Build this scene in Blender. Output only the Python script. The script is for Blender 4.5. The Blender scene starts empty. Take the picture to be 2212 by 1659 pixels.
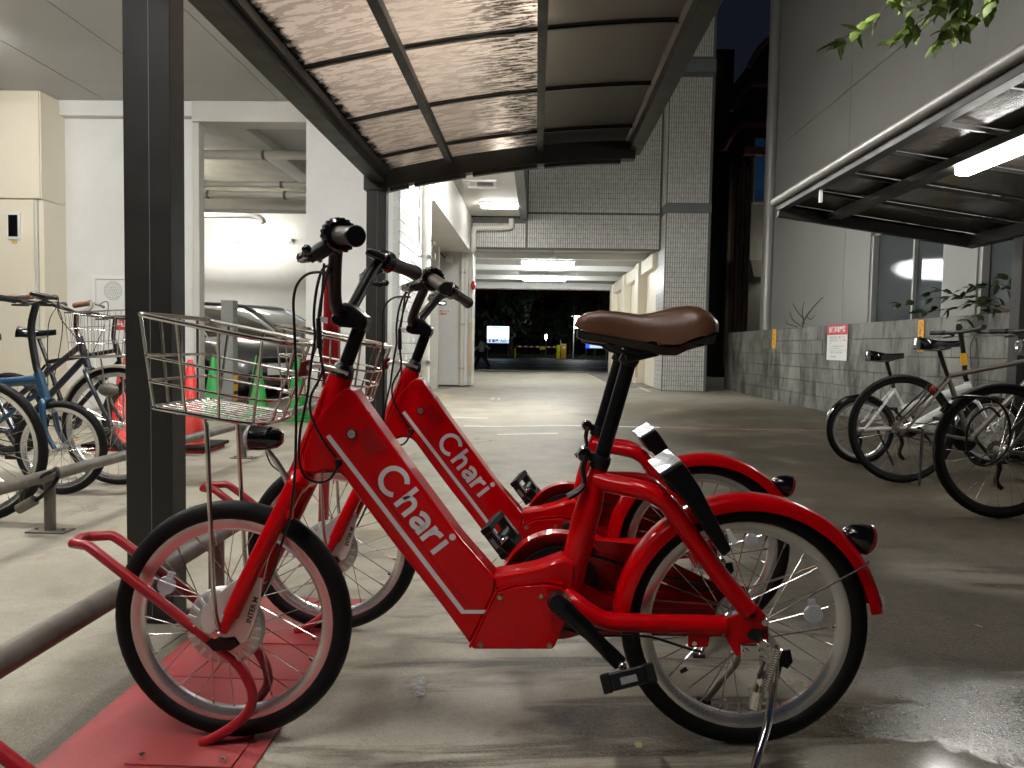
import bpy, bmesh, math, random
from math import sin, cos, pi, radians
from mathutils import Vector, Matrix, Quaternion

SC = bpy.context.scene
COL = SC.collection
V = Vector
# ------------------------------------------------------------------ camera
F, CX, CY, CAMZ = 1600.0, 1106.0, 829.5, 0.82       # focal length and centre in units of a 2212 x 1659 picture
yv = V((53.0, 80.5, -F)).normalized()
zv = V((0.019, 1.0, 0.0)); zv = (zv - yv * zv.dot(yv)).normalized()
xv = yv.cross(zv)
RW = Matrix((xv, yv, zv))                             # camera axes -> world
cam = bpy.data.objects.new('camera', bpy.data.cameras.new('camera'))
COL.objects.link(cam)
cam.data.sensor_width = 36.0
cam.data.lens = 36.0 * F / 2212.0
cam.data.clip_start = 0.02
cam.data.clip_end = 600
cam.matrix_world = Matrix.Translation((0, 0, CAMZ)) @ RW.to_4x4()
SC.camera = cam
# ------------------------------------------------------------------ world, exposure
W = bpy.data.worlds.new('World'); SC.world = W; W.use_nodes = True
wn = W.node_tree.nodes; wl = W.node_tree.links
bg = wn['Background']
sky = wn.new('ShaderNodeTexSky'); sky.sky_type = 'NISHITA'; sky.sun_disc = False
sky.sun_elevation = radians(-2.0); sky.sun_rotation = radians(180)
sky.air_density = 1.0; sky.dust_density = 1.0; sky.ozone_density = 2.0
wl.new(sky.outputs[0], bg.inputs[0]); bg.inputs[1].default_value = 0.022
SC.view_settings.view_transform = 'Standard'; SC.view_settings.look = 'None'
SC.view_settings.exposure = 1.72; SC.view_settings.gamma = 1.0; SC.view_settings.use_curve_mapping = False
SC.cycles.use_denoising = True
SC.cycles.max_bounces = 7; SC.cycles.diffuse_bounces = 4; SC.cycles.glossy_bounces = 4
SC.cycles.transmission_bounces = 6; SC.cycles.transparent_max_bounces = 12
SC.cycles.caustics_reflective = False; SC.cycles.caustics_refractive = False
SC.cycles.sample_clamp_indirect = 4.0


def P(x, y, D):
    """world point on the plane Y = D seen at picture point (x, y); used to read sizes off the photograph"""
    d = RW @ V((x - CX, CY - y, -F))
    return V((0, 0, CAMZ)) + d * (D / d.y)


def PZ(x, y, Z=0.0):
    d = RW @ V((x - CX, CY - y, -F))
    return V((0, 0, CAMZ)) + d * ((Z - CAMZ) / d.z)


def PX(x, y, X):
    d = RW @ V((x - CX, CY - y, -F))
    return V((0, 0, CAMZ)) + d * (X / d.x)


# ------------------------------------------------------------------ materials
def mat(name, col, rough=0.5, metal=0.0, var=0.0, vscale=6.0, bump=0.0, bscale=80.0, coat=0.0, crough=0.08, cior=1.5,
        emit=None, estr=0.0, spec=0.5, rvar=0.0, stretch=(1, 1, 1), trans=0.0, alpha=1.0, ior=1.45, dlo=0.5, dhi=0.75, dscale=2.3, dirt=0.0, dirtcol=(0.05, 0.045, 0.03)):
    m = bpy.data.materials.new(name); m.use_nodes = True
    nt = m.node_tree; n = nt.nodes; l = nt.links; b = n['Principled BSDF']
    c4 = (*col, 1)
    b.inputs['Base Color'].default_value = c4
    b.inputs['Roughness'].default_value = rough
    b.inputs['Metallic'].default_value = metal
    b.inputs['Specular IOR Level'].default_value = spec
    b.inputs['IOR'].default_value = ior
    b.inputs['Coat Weight'].default_value = coat
    b.inputs['Coat Roughness'].default_value = crough; b.inputs['Coat IOR'].default_value = cior
    b.inputs['Transmission Weight'].default_value = trans
    b.inputs['Alpha'].default_value = alpha
    if emit:
        b.inputs['Emission Color'].default_value = (*emit, 1); b.inputs['Emission Strength'].default_value = estr
    if var or bump or rvar or dirt:
        tc = n.new('ShaderNodeTexCoord'); mp = n.new('ShaderNodeMapping'); mp.inputs['Scale'].default_value = stretch
        l.new(tc.outputs['Object'], mp.inputs[0])
    colsock = None
    if var:
        t = n.new('ShaderNodeTexNoise'); t.inputs['Scale'].default_value = vscale; t.inputs['Detail'].default_value = 6; t.inputs['Roughness'].default_value = 0.62
        l.new(mp.outputs[0], t.inputs['Vector'])
        r = n.new('ShaderNodeValToRGB')
        r.color_ramp.elements[0].position = 0.3; r.color_ramp.elements[1].position = 0.72
        r.color_ramp.elements[0].color = (*[max(0, k * (1 - var)) for k in col], 1)
        r.color_ramp.elements[1].color = (*[min(1, k * (1 + var)) for k in col], 1)
        l.new(t.outputs['Fac'], r.inputs[0]); colsock = r.outputs[0]
    if dirt:
        t = n.new('ShaderNodeTexNoise'); t.inputs['Scale'].default_value = dscale; t.inputs['Detail'].default_value = 9; t.inputs['Roughness'].default_value = 0.7
        l.new(mp.outputs[0], t.inputs['Vector'])
        r = n.new('ShaderNodeValToRGB'); r.color_ramp.elements[0].position = dlo; r.color_ramp.elements[1].position = dhi
        l.new(t.outputs['Fac'], r.inputs[0])
        mu = n.new('ShaderNodeMath'); mu.operation = 'MULTIPLY'; mu.inputs[1].default_value = dirt; l.new(r.outputs[0], mu.inputs[0])
        mx = n.new('ShaderNodeMix'); mx.data_type = 'RGBA'; mx.inputs[6].default_value = c4; mx.inputs[7].default_value = (*dirtcol, 1)
        if colsock: l.new(colsock, mx.inputs[6])
        l.new(mu.outputs[0], mx.inputs[0]); colsock = mx.outputs[2]
    if colsock: l.new(colsock, b.inputs['Base Color'])
    if rvar:
        t = n.new('ShaderNodeTexNoise'); t.inputs['Scale'].default_value = vscale * 1.7; t.inputs['Detail'].default_value = 5
        l.new(mp.outputs[0], t.inputs['Vector'])
        r = n.new('ShaderNodeMapRange'); r.inputs[1].default_value = 0.3; r.inputs[2].default_value = 0.7
        r.inputs[3].default_value = max(0.02, rough - rvar); r.inputs[4].default_value = min(1, rough + rvar)
        l.new(t.outputs['Fac'], r.inputs[0]); l.new(r.outputs[0], b.inputs['Roughness'])
    if bump:
        t = n.new('ShaderNodeTexNoise'); t.inputs['Scale'].default_value = bscale; t.inputs['Detail'].default_value = 3
        l.new(mp.outputs[0], t.inputs['Vector'])
        bp = n.new('ShaderNodeBump'); bp.inputs['Strength'].default_value = bump; bp.inputs['Distance'].default_value = 0.01
        l.new(t.outputs['Fac'], bp.inputs['Height']); l.new(bp.outputs[0], b.inputs['Normal'])
    return m


# ------------------------------------------------------------------ mesh builder
class M:
    def __init__(s): s.v = []; s.f = []

    def add(s, vs, fs):
        o = len(s.v); s.v += [V(p) for p in vs]; s.f += [tuple(i + o for i in f) for f in fs]; return s

    def bb(s, x0, x1, y0, y1, z0, z1):
        return s.add([(x0, y0, z0), (x1, y0, z0), (x1, y1, z0), (x0, y1, z0), (x0, y0, z1), (x1, y0, z1), (x1, y1, z1), (x0, y1, z1)],
                     [(0, 3, 2, 1), (4, 5, 6, 7), (0, 1, 5, 4), (1, 2, 6, 5), (2, 3, 7, 6), (3, 0, 4, 7)])

    def box(s, c, size, R=None):
        c = V(c); k = M().bb(-size[0] / 2, size[0] / 2, -size[1] / 2, size[1] / 2, -size[2] / 2, size[2] / 2)
        return s.add([(R @ p if R else p) + c for p in k.v], k.f)

    def beam(s, a, b, w, h, up=(0, 0, 1)):
        a, b = V(a), V(b); d = (b - a).normalized(); u = V(up); sd = d.cross(u).normalized(); u = sd.cross(d)
        return s.loft([[p + sd * w / 2 * i + u * h / 2 * j for i, j in ((-1, -1), (1, -1), (1, 1), (-1, 1))] for p in (a, b)])

    def loft(s, rings, cap=True, closed=False):
        o = len(s.v); n = len(rings[0])
        for r in rings: s.v += [V(p) for p in r]
        m = len(rings)
        for i in range(m if closed else m - 1):
            a, b = o + i * n, o + ((i + 1) % m) * n
            for j in range(n):
                k = (j + 1) % n; s.f.append((a + j, a + k, b + k, b + j))
        if cap and not closed:
            s.f.append(tuple(o + j for j in reversed(range(n)))); s.f.append(tuple(o + (m - 1) * n + j for j in range(n)))
        return s

    def tube(s, pts, r, n=10, closed=False, flat=1.0):
        pts = [V(p) for p in pts]; m = len(pts)
        rs = list(r) if isinstance(r, (list, tuple)) else [r] * m
        if len(rs) != m:
            rs = [rs[0] + (rs[-1] - rs[0]) * i / (m - 1) if len(rs) == 2 else rs[min(len(rs) - 1, int(i * len(rs) / m))] for i in range(m)]
        T = []
        for i in range(m):
            a = pts[(i - 1) % m] if (i or closed) else pts[0]; b = pts[(i + 1) % m] if (i < m - 1 or closed) else pts[-1]
            t = (b - a); T.append(t.normalized() if t.length > 1e-9 else V((0, 0, 1)))
        ref = V((0, 1, 0)) if abs(T[0].y) < 0.9 else V((0, 0, 1))
        u = (ref - T[0] * ref.dot(T[0])).normalized(); rings = []
        for i in range(m):
            u = (u - T[i] * u.dot(T[i])).normalized(); w = T[i].cross(u)
            rings.append([pts[i] + (u * cos(2 * pi * j / n) * flat + w * sin(2 * pi * j / n)) * rs[i] for j in range(n)])
        return s.loft(rings, closed=closed)

    def lathe(s, prof, c=(0, 0, 0), axis=(0, 0, 1), n=24, a0=0.0, a1=2 * pi, ringclosed=False, cap=True):
        """prof: (radius, height along axis) pairs; ringclosed: the profile is a closed loop (tyre, rim)"""
        c = V(c); ax = V(axis).normalized(); ref = V((0, 0, 1)) if abs(ax.z) < 0.9 else V((1, 0, 0))
        u = (ref - ax * ref.dot(ax)).normalized(); w = ax.cross(u)
        full = abs(a1 - a0 - 2 * pi) < 1e-6; k = n if full else n + 1
        rings = []
        for i in range(k):
            a = a0 + (a1 - a0) * i / n; d = u * cos(a) + w * sin(a)
            rings.append([c + d * max(r, 1e-5) + ax * h for r, h in prof])
        o = len(s.v); m = len(prof)
        for r in rings: s.v += r
        for i in range(n):
            a, b = o + i * m, o + ((i + 1) % k) * m
            for j in range(m if ringclosed else m - 1):
                q = (j + 1) % m; s.f.append((a + j, b + j, b + q, a + q))
        return s

    def prism(s, poly, y0, y1):
        """poly of (x, z) pairs extruded along Y"""
        n = len(poly); A = sum(poly[i][0] * poly[(i + 1) % n][1] - poly[(i + 1) % n][0] * poly[i][1] for i in range(n))
        if A < 0: poly = poly[::-1]
        o = len(s.v)
        s.v += [V((x, y0, z)) for x, z in poly] + [V((x, y1, z)) for x, z in poly]
        s.f.append(tuple(o + i for i in range(n))); s.f.append(tuple(o + n + i for i in reversed(range(n))))
        for i in range(n):
            k = (i + 1) % n; s.f.append((o + i, o + n + i, o + n + k, o + k))
        return s

    def ball(s, c, r, nu=14, nv=8, R=None):
        c = V(c); r = (r, r, r) if isinstance(r, (int, float)) else r; rings = []
        for i in range(nv + 1):
            t = pi * i / nv; rings.append([c + (R @ q if R else q) for q in
                [V((r[0] * max(sin(t), 1e-3) * cos(2 * pi * j / nu), r[1] * max(sin(t), 1e-3) * sin(2 * pi * j / nu), r[2] * -cos(t))) for j in range(nu)]])
        return s.loft(rings)

    def xf(s, mtx):
        s.v = [mtx @ p for p in s.v]; return s

    def merge(s, o): return s.add(o.v, o.f)


ORG = {}


def rootof(o):
    while o.parent: o = o.parent
    return o


def obj(name, m, ma, parent=None, bevel=0.0, smooth=True, angle=38, solid=0.0, bseg=2):
    if parent is not None:
        off = ORG.get(rootof(parent).name, V((0, 0, 0)))
    else:
        xs = [p.x for p in m.v]; ys = [p.y for p in m.v]
        off = V(((min(xs) + max(xs)) / 2, (min(ys) + max(ys)) / 2, min(p.z for p in m.v)))
    me = bpy.data.meshes.new(name); me.from_pydata([p - off for p in m.v], [], m.f); me.validate()
    o = bpy.data.objects.new(name, me); COL.objects.link(o)
    if parent is not None: o.parent = parent
    else: o.location = off; ORG[o.name] = off
    me.materials.append(ma)
    bm = bmesh.new(); bm.from_mesh(me); bmesh.ops.recalc_face_normals(bm, faces=bm.faces); bm.to_mesh(me); bm.free()
    if smooth:
        me.shade_smooth(); me.set_sharp_from_angle(angle=radians(angle))
    if solid:
        q = o.modifiers.new('solid', 'SOLIDIFY'); q.thickness = solid; q.offset = 0
    if bevel:
        q = o.modifiers.new('bevel', 'BEVEL'); q.width = bevel; q.segments = bseg; q.limit_method = 'ANGLE'; q.angle_limit = radians(38); q.harden_normals = True
    return o


def tag(o, label=None, cat=None, group=None, kind=None):
    if label: o['label'] = label
    if cat: o['category'] = cat
    if group: o['group'] = group
    if kind: o['kind'] = kind
    return o


def thing(name, label, cat, loc=(0, 0, 0), group=None):
    o = bpy.data.objects.new(name, None); COL.objects.link(o); o.empty_display_size = 0.1
    o.location = loc; ORG[o.name] = V(loc)
    return tag(o, label, cat, group)


def sub(name, parent):
    o = bpy.data.objects.new(name, None); COL.objects.link(o); o.parent = parent; o.empty_display_size = 0.05
    return o


KIDS = None


def copy_tree(o, parent=None):
    c = o.copy(); COL.objects.link(c)
    if parent is not None: c.parent = parent
    for k in [q for q in o.children]: copy_tree(k, c)
    return c


def struct(name, m, ma, **k):
    return tag(obj(name, m, ma, **k), kind='structure')


def cat(pts, n=6, closed=False):
    """smooth path through pts"""
    pts = [V(p) for p in pts]; out = []; m = len(pts)
    for i in range(m if closed else m - 1):
        if closed: a, b, c, d = pts[i - 1], pts[i], pts[(i + 1) % m], pts[(i + 2) % m]
        else: a, b, c, d = pts[max(i - 1, 0)], pts[i], pts[i + 1], pts[min(i + 2, m - 1)]
        for j in range(n):
            t = j / n
            out.append(0.5 * (2 * b + (c - a) * t + (2 * a - 5 * b + 4 * c - d) * t * t + (3 * b - a - 3 * c + d) * t ** 3))
    if not closed: out.append(pts[-1])
    return out


def text_mesh(s, size, font_bold=0.0, align='CENTER'):
    cu = bpy.data.curves.new('text', 'FONT'); cu.body = s; cu.size = size; cu.align_x = align; cu.align_y = 'CENTER'
    cu.offset = font_bold; cu.resolution_u = 2
    o = bpy.data.objects.new('text', cu); COL.objects.link(o)
    dg = bpy.context.evaluated_depsgraph_get(); me = bpy.data.meshes.new_from_object(o.evaluated_get(dg))
    vs = [V(p.co) for p in me.vertices]; fs = [tuple(p.vertices) for p in me.polygons]
    bpy.data.objects.remove(o); bpy.data.curves.remove(cu); bpy.data.meshes.remove(me)
    return vs, fs


def put_text(name, s, size, c, ux, uy, ma, parent, bold=0.0, align='CENTER'):
    """flat print: text in the plane spanned by ux (reading direction) and uy (up)"""
    vs, fs = text_mesh(s, size, bold, align); ux, uy, c = V(ux).normalized(), V(uy).normalized(), V(c)
    m = M().add([c + ux * p.x + uy * p.y for p in vs], fs)
    return tag(obj(name, m, ma, parent, smooth=False), kind='stuff')


rnd = random.Random(7)
# ------------------------------------------------------------------ shared materials
def ground_material():
    m = bpy.data.materials.new('wet_concrete'); m.use_nodes = True
    nt = m.node_tree; n = nt.nodes; l = nt.links; b = n['Principled BSDF']
    geo = n.new('ShaderNodeNewGeometry')

    def noise(scale, detail=5, rough=0.6, st=(1, 1, 1), dist=0.0):
        mp = n.new('ShaderNodeMapping'); mp.inputs['Scale'].default_value = st; l.new(geo.outputs['Position'], mp.inputs[0])
        t = n.new('ShaderNodeTexNoise'); t.inputs['Scale'].default_value = scale; t.inputs['Detail'].default_value = detail
        t.inputs['Roughness'].default_value = rough; t.inputs['Distortion'].default_value = dist
        l.new(mp.outputs[0], t.inputs['Vector']); return t.outputs['Fac']

    def ramp(s, a, c, ca=(0, 0, 0, 1), cb=(1, 1, 1, 1)):
        r = n.new('ShaderNodeValToRGB'); e = r.color_ramp.elements
        e[0].position, e[1].position = a, c; e[0].color, e[1].color = ca, cb; l.new(s, r.inputs[0]); return r.outputs[0]

    def math_(op, a, c=None, d=None):
        k = n.new('ShaderNodeMath'); k.operation = op; k.use_clamp = op in ('ADD', 'MULTIPLY') and d is None
        for i, q in enumerate((a, c, d)):
            if q is None: continue
            if isinstance(q, (int, float)): k.inputs[i].default_value = q
            else: l.new(q, k.inputs[i])
        return k.outputs[0]

    def mix(f, a, c):
        k = n.new('ShaderNodeMix'); k.data_type = 'RGBA'
        for i, q in ((0, f), (6, a), (7, c)):
            if isinstance(q, (int, float)): k.inputs[i].default_value = q
            elif isinstance(q, tuple): k.inputs[i].default_value = (*q, 1)
            else: l.new(q, k.inputs[i])
        return k.outputs[2]
    sep = n.new('ShaderNodeSeparateXYZ'); l.new(geo.outputs['Position'], sep.inputs[0])
    X, Y = sep.outputs[0], sep.outputs[1]
    # how open to the rain a spot is: the roofed left side stays dry, the yard to the right of the canopy is soaked
    nz = noise(1.3, 5, 0.6, dist=0.6)
    wx = n.new('ShaderNodeMapRange'); wx.interpolation_type = 'SMOOTHSTEP'
    wx.inputs[1].default_value = 0.10; wx.inputs[2].default_value = 1.15; l.new(X, wx.inputs[0])
    wy = n.new('ShaderNodeMapRange'); wy.interpolation_type = 'SMOOTHSTEP'
    wy.inputs[1].default_value = 13.2; wy.inputs[2].default_value = 9.8; l.new(Y, wy.inputs[0])
    wn_ = n.new('ShaderNodeMapRange'); wn_.inputs[1].default_value = 0.3; wn_.inputs[2].default_value = 0.7; wn_.inputs[3].default_value = -0.34; wn_.inputs[4].default_value = 0.34
    l.new(nz, wn_.inputs[0])
    # soft tongues of run-off that lie across the slab under the bicycles
    tong = ramp(noise(1.0, 6, 0.6, (0.9, 5.0, 1), 0.7), 0.51, 0.60)
    wet0 = math_('ADD', wx.outputs[0], wn_.outputs[0])
    ynear = n.new('ShaderNodeMapRange'); ynear.inputs[1].default_value = 3.4; ynear.inputs[2].default_value = 2.2; l.new(Y, ynear.inputs[0])
    edge = math_('MULTIPLY', math_('MULTIPLY', tong, 0.85), ynear.outputs[0])
    gate = n.new('ShaderNodeMapRange'); gate.inputs[1].default_value = -0.75; gate.inputs[2].default_value = -0.35; l.new(X, gate.inputs[0])
    wet1 = math_('ADD', wet0, math_('MULTIPLY', edge, gate.outputs[0]))
    Xn = math_('MULTIPLY_ADD', math_('SUBTRACT', noise(2.6, 5, 0.6), 0.5), 0.42, X)
    run0 = n.new('ShaderNodeMapRange'); run0.interpolation_type = 'SMOOTHSTEP'; run0.inputs[1].default_value = -1.27; run0.inputs[2].default_value = -1.12; l.new(Xn, run0.inputs[0])
    run1 = n.new('ShaderNodeMapRange'); run1.interpolation_type = 'SMOOTHSTEP'; run1.inputs[1].default_value = -0.86; run1.inputs[2].default_value = -0.94; l.new(Xn, run1.inputs[0])
    run2 = n.new('ShaderNodeMapRange'); run2.inputs[1].default_value = 2.6; run2.inputs[2].default_value = 1.9; l.new(Y, run2.inputs[0])
    runoff = math_('MULTIPLY', math_('MULTIPLY', run0.outputs[0], run1.outputs[0]), math_('MULTIPLY', run2.outputs[0], 0.62))
    wet = math_('MAXIMUM', math_('MULTIPLY', wet1, wy.outputs[0]), runoff)
    Yn = math_('MULTIPLY_ADD', math_('SUBTRACT', noise(2.2, 6, 0.65), 0.5), 0.5, Y)
    so0 = n.new('ShaderNodeMapRange'); so0.interpolation_type = 'SMOOTHSTEP'; so0.inputs[1].default_value = 2.02; so0.inputs[2].default_value = 1.72; l.new(Yn, so0.inputs[0])
    so1 = n.new('ShaderNodeMapRange'); so1.interpolation_type = 'SMOOTHSTEP'; so1.inputs[1].default_value = 0.34; so1.inputs[2].default_value = 0.60; l.new(Xn, so1.inputs[0])
    soaked = math_('MULTIPLY', so0.outputs[0], so1.outputs[0])
    stain = noise(2.2, 9, 0.68, dist=0.3); fine = noise(38, 6, 0.7); grit = noise(120, 4, 0.7)
    dry = ramp(stain, 0.28, 0.75, (0.33, 0.298, 0.235, 1), (0.50, 0.465, 0.385, 1))
    dry = mix(ramp(noise(0.9, 8, 0.7, dist=1.2), 0.55, 0.72), dry, (0.41, 0.345, 0.235))
    dry = mix(math_('MULTIPLY', ramp(fine, 0.5, 0.72), 0.35), dry, (0.25, 0.235, 0.20))
    wetc = ramp(stain, 0.25, 0.8, (0.060, 0.047, 0.030, 1), (0.150, 0.124, 0.084, 1))
    wetc = mix(math_('MULTIPLY', ramp(grit, 0.49, 0.60), 0.72), wetc, (0.016, 0.013, 0.009))
    wetc = mix(math_('MULTIPLY', ramp(noise(17, 6, 0.7), 0.42, 0.66), 0.5), wetc, (0.024, 0.020, 0.013))
    wetc = mix(math_('MULTIPLY', ramp(noise(150, 2, 0.5), 0.64, 0.69), 0.6), wetc, (0.30, 0.27, 0.20))
    dry = mix(math_('MULTIPLY', ramp(noise(185, 3, 0.6), 0.54, 0.64), 0.45), dry, (0.19, 0.17, 0.13))
    dry = mix(math_('MULTIPLY', ramp(noise(5.5, 8, 0.72, dist=0.8), 0.57, 0.66), 0.38), dry, (0.25, 0.22, 0.165))
    col = mix(wet, dry, wetc)
    # hair cracks and specks
    vo = n.new('ShaderNodeTexVoronoi'); vo.feature = 'DISTANCE_TO_EDGE'; vo.inputs['Scale'].default_value = 0.62
    md = n.new('ShaderNodeVectorMath'); md.operation = 'ADD'; nt_ = n.new('ShaderNodeTexNoise'); nt_.inputs['Scale'].default_value = 3.5; nt_.inputs['Detail'].default_value = 7
    l.new(geo.outputs['Position'], nt_.inputs['Vector'])
    sc = n.new('ShaderNodeVectorMath'); sc.operation = 'SCALE'; sc.inputs['Scale'].default_value = 0.55; l.new(nt_.outputs['Color'], sc.inputs[0])
    l.new(geo.outputs['Position'], md.inputs[0]); l.new(sc.outputs[0], md.inputs[1]); l.new(md.outputs[0], vo.inputs['Vector'])
    crack = ramp(vo.outputs['Distance'], 0.0, 0.0035, (1, 1, 1, 1), (0, 0, 0, 1))
    crack = math_('MULTIPLY', crack, ramp(noise(0.7, 3), 0.5, 0.58))
    col = mix(math_('MULTIPLY', crack, 0.75), col, (0.07, 0.06, 0.045))
    l.new(col, b.inputs['Base Color'])
    dryr = math_('ADD', math_('MULTIPLY', fine, 0.25), 0.52)
    rm = n.new('ShaderNodeMapRange'); rm.inputs[3].default_value = 0.62; rm.inputs[4].default_value = 0.36
    l.new(wet, rm.inputs[0])
    pool = ramp(noise(1.7, 4, 0.5, dist=0.8), 0.50, 0.66)
    rr = math_('SUBTRACT', rm.outputs[0], math_('MULTIPLY', soaked, 0.315))
    l.new(rr, b.inputs['Roughness'])
    b.inputs['Specular IOR Level'].default_value = 0.5
    h = math_('ADD', math_('MULTIPLY', noise(130, 3, 0.6), 0.65), math_('MULTIPLY', noise(300, 2, 0.6), 0.35))
    bp = n.new('ShaderNodeBump'); bp.inputs['Distance'].default_value = 0.0065
    bs = n.new('ShaderNodeMapRange'); bs.inputs[3].default_value = 0.10; bs.inputs[4].default_value = 1.0; bp.inputs['Distance'].default_value = 0.0065; l.new(wet, bs.inputs[0])
    l.new(math_('SUBTRACT', bs.outputs[0], math_('MULTIPLY', soaked, 0.80)), bp.inputs['Strength'])
    sl = n.new('ShaderNodeMapRange'); sl.inputs[3].default_value = 0.13; sl.inputs[4].default_value = 0.6; l.new(soaked, sl.inputs[0]); l.new(sl.outputs[0], b.inputs['Specular IOR Level']); l.new(h, bp.inputs['Height']); l.new(bp.outputs[0], b.inputs['Normal'])
    return m


K = {}
K['ground'] = ground_material()
K['white_wall'] = mat('white_wall', (0.74, 0.74, 0.725), 0.62, var=0.05, vscale=1.3, bump=0.06, bscale=220, dirt=0.16, dirtcol=(0.42, 0.40, 0.36))
K['grey_white'] = mat('grey_white', (0.62, 0.61, 0.565), 0.62, var=0.06, vscale=1.6, bump=0.06, bscale=200, dirt=0.22, dirtcol=(0.36, 0.34, 0.29))
K['cream'] = mat('cream_panel', (0.80, 0.735, 0.60), 0.45, var=0.03, vscale=0.8, bump=0.04, bscale=160)
K['soffit'] = mat('soffit_panel', (0.43, 0.43, 0.42), 0.55, var=0.05, vscale=1.1, bump=0.03, bscale=180)
K['old_concrete'] = mat('stained_concrete', (0.23, 0.215, 0.165), 0.8, var=0.25, vscale=2.4, bump=0.2, bscale=70, dirt=0.4)
K['tile'] = mat('grey_tile', (0.62, 0.62, 0.595), 0.34, var=0.22, vscale=21, dirt=0.2, dirtcol=(0.3,0.29,0.26), rvar=0.08)
K['tile_glossy'] = mat('pale_tile', (0.60, 0.61, 0.60), 0.22, var=0.06, vscale=5, rvar=0.08, bump=0.05, bscale=30)
K['grout'] = mat('grout', (0.13, 0.13, 0.122), 0.85, var=0.2, vscale=20)
K['band'] = mat('grey_band', (0.16, 0.18, 0.19), 0.5, var=0.1)
K['pipe'] = mat('pipe_paint', (0.70, 0.68, 0.62), 0.42, var=0.04, dirt=0.12, dirtcol=(0.4, 0.36, 0.3))
K['beige_guard'] = mat('beige_guard', (0.62, 0.48, 0.36), 0.6, var=0.08)
K['steel'] = mat('brushed_steel', (0.55, 0.54, 0.52), 0.32, 1.0, var=0.08, vscale=30)
K['chrome'] = mat('chrome', (0.78, 0.76, 0.73), 0.13, 1.0)
K['wire'] = mat('stainless_wire', (0.64, 0.61, 0.57), 0.2, 1.0)
K['galv'] = mat('galvanised_pipe', (0.175, 0.16, 0.138), 0.55, 0.45, var=0.22, vscale=14, rvar=0.12, dirt=0.4, dirtcol=(0.23, 0.17, 0.12))
K['bronze_alu'] = mat('dark_bronze_aluminium', (0.0155, 0.0145, 0.0125), 0.5, 0.0, var=0.08, vscale=5, rvar=0.06, dirt=0.1, dirtcol=(0.09, 0.085, 0.075))
K['black'] = mat('black_plastic', (0.0055, 0.0055, 0.006), 0.36, rvar=0.08, vscale=20)
K['gloss_black'] = mat('gloss_black', (0.004, 0.004, 0.005), 0.12, coat=0.6)
K['satin_black'] = mat('satin_black', (0.0045, 0.0045, 0.005), 0.32, 0.0, spec=0.28)
K['rubber'] = mat('tyre_rubber', (0.0032, 0.0031, 0.0031), 0.6, spec=0.3, var=0.25, vscale=25, bump=0.15, bscale=260)
K['cable'] = mat('cable_sheath', (0.004, 0.004, 0.0045), 0.32)
K['window'] = mat('window_glass', (0.050, 0.062, 0.068), 0.035, bump=0.03, bscale=190, spec=0.7)
K['frame_grey'] = mat('window_frame', (0.42, 0.415, 0.40), 0.4, 0.3)
K['lamp'] = mat('lamp_diffuser', (0.9, 0.9, 0.9), 0.5, emit=(1.0, 0.985, 0.95), estr=36)
K['lamp_soft'] = mat('lamp_diffuser_soft', (0.9, 0.9, 0.9), 0.5, emit=(1.0, 0.985, 0.93), estr=11)
K['lamp_cool'] = mat('lamp_diffuser_cool', (0.9, 0.9, 0.9), 0.5, emit=(0.95, 0.99, 1.0), estr=42)
K['lamp_body'] = mat('lamp_body', (0.80, 0.80, 0.78), 0.4)
K['white_plastic'] = mat('white_plastic', (0.78, 0.78, 0.77), 0.35)
K['paper'] = mat('paper', (0.78, 0.77, 0.76), 0.6)
K['print_red'] = mat('print_red', (0.55, 0.035, 0.04), 0.5)
K['print_black'] = mat('print_black', (0.03, 0.03, 0.03), 0.6)
K['print_grey'] = mat('print_grey', (0.22, 0.22, 0.23), 0.6)
K['print_white'] = mat('print_white', (0.80, 0.79, 0.78), 0.5)
K['yellow'] = mat('yellow_plastic', (0.80, 0.42, 0.02), 0.45)
K['dark'] = mat('dark_void', (0.012, 0.012, 0.012), 0.9)


def GZ(x, y=0):
    """height of the yard: it falls 28 mm towards the left for drainage"""
    t = max(0.0, min(1.0, (0.40 - x) / 0.95)); t = t * t * (3 - 2 * t)
    return -0.028 * t


GL = -0.028
# ------------------------------------------------------------------ ground, road
xs = [-40, -14, -6, -3, -1.5, -0.55] + [-0.55 + 0.95 * i / 12 for i in range(1, 13)] + [1.5, 4, 8, 20, 40]
ys = [-14, -3, 0, 1, 2, 4, 8, 15, 25.7]
g = M()
for y in ys:
    for x in xs: g.v.append(V((x, y, GZ(x))))
nx = len(xs)
for j in range(len(ys) - 1):
    for i in range(nx - 1): g.f.append((j * nx + i, j * nx + i + 1, (j + 1) * nx + i + 1, (j + 1) * nx + i))
struct('ground', g, K['ground'], angle=80)
RZ = -0.34                                             # the street lies lower than the yard
K['asphalt'] = mat('asphalt', (0.05, 0.05, 0.052), 0.6, var=0.2, vscale=3, bump=0.2, bscale=60)
K['line'] = mat('road_paint', (0.72, 0.72, 0.70), 0.6, var=0.15, vscale=9, dirt=0.5, dirtcol=(0.2, 0.19, 0.17))
K['line_orange'] = mat('orange_line_paint', (0.36, 0.19, 0.085), 0.6, var=0.2, vscale=9, dirt=0.45, dirtcol=(0.18, 0.15, 0.11))
K['line_yellow'] = mat('yellow_line_paint', (0.66, 0.40, 0.06), 0.6, var=0.2, vscale=9, dirt=0.5, dirtcol=(0.3, 0.27, 0.2))
struct('ramp', M().add([(-40, 25.7, GL), (40, 25.7, GL), (40, 29.0, RZ), (-40, 29.0, RZ)], [(0, 1, 2, 3)]), K['asphalt'], smooth=False)
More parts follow.
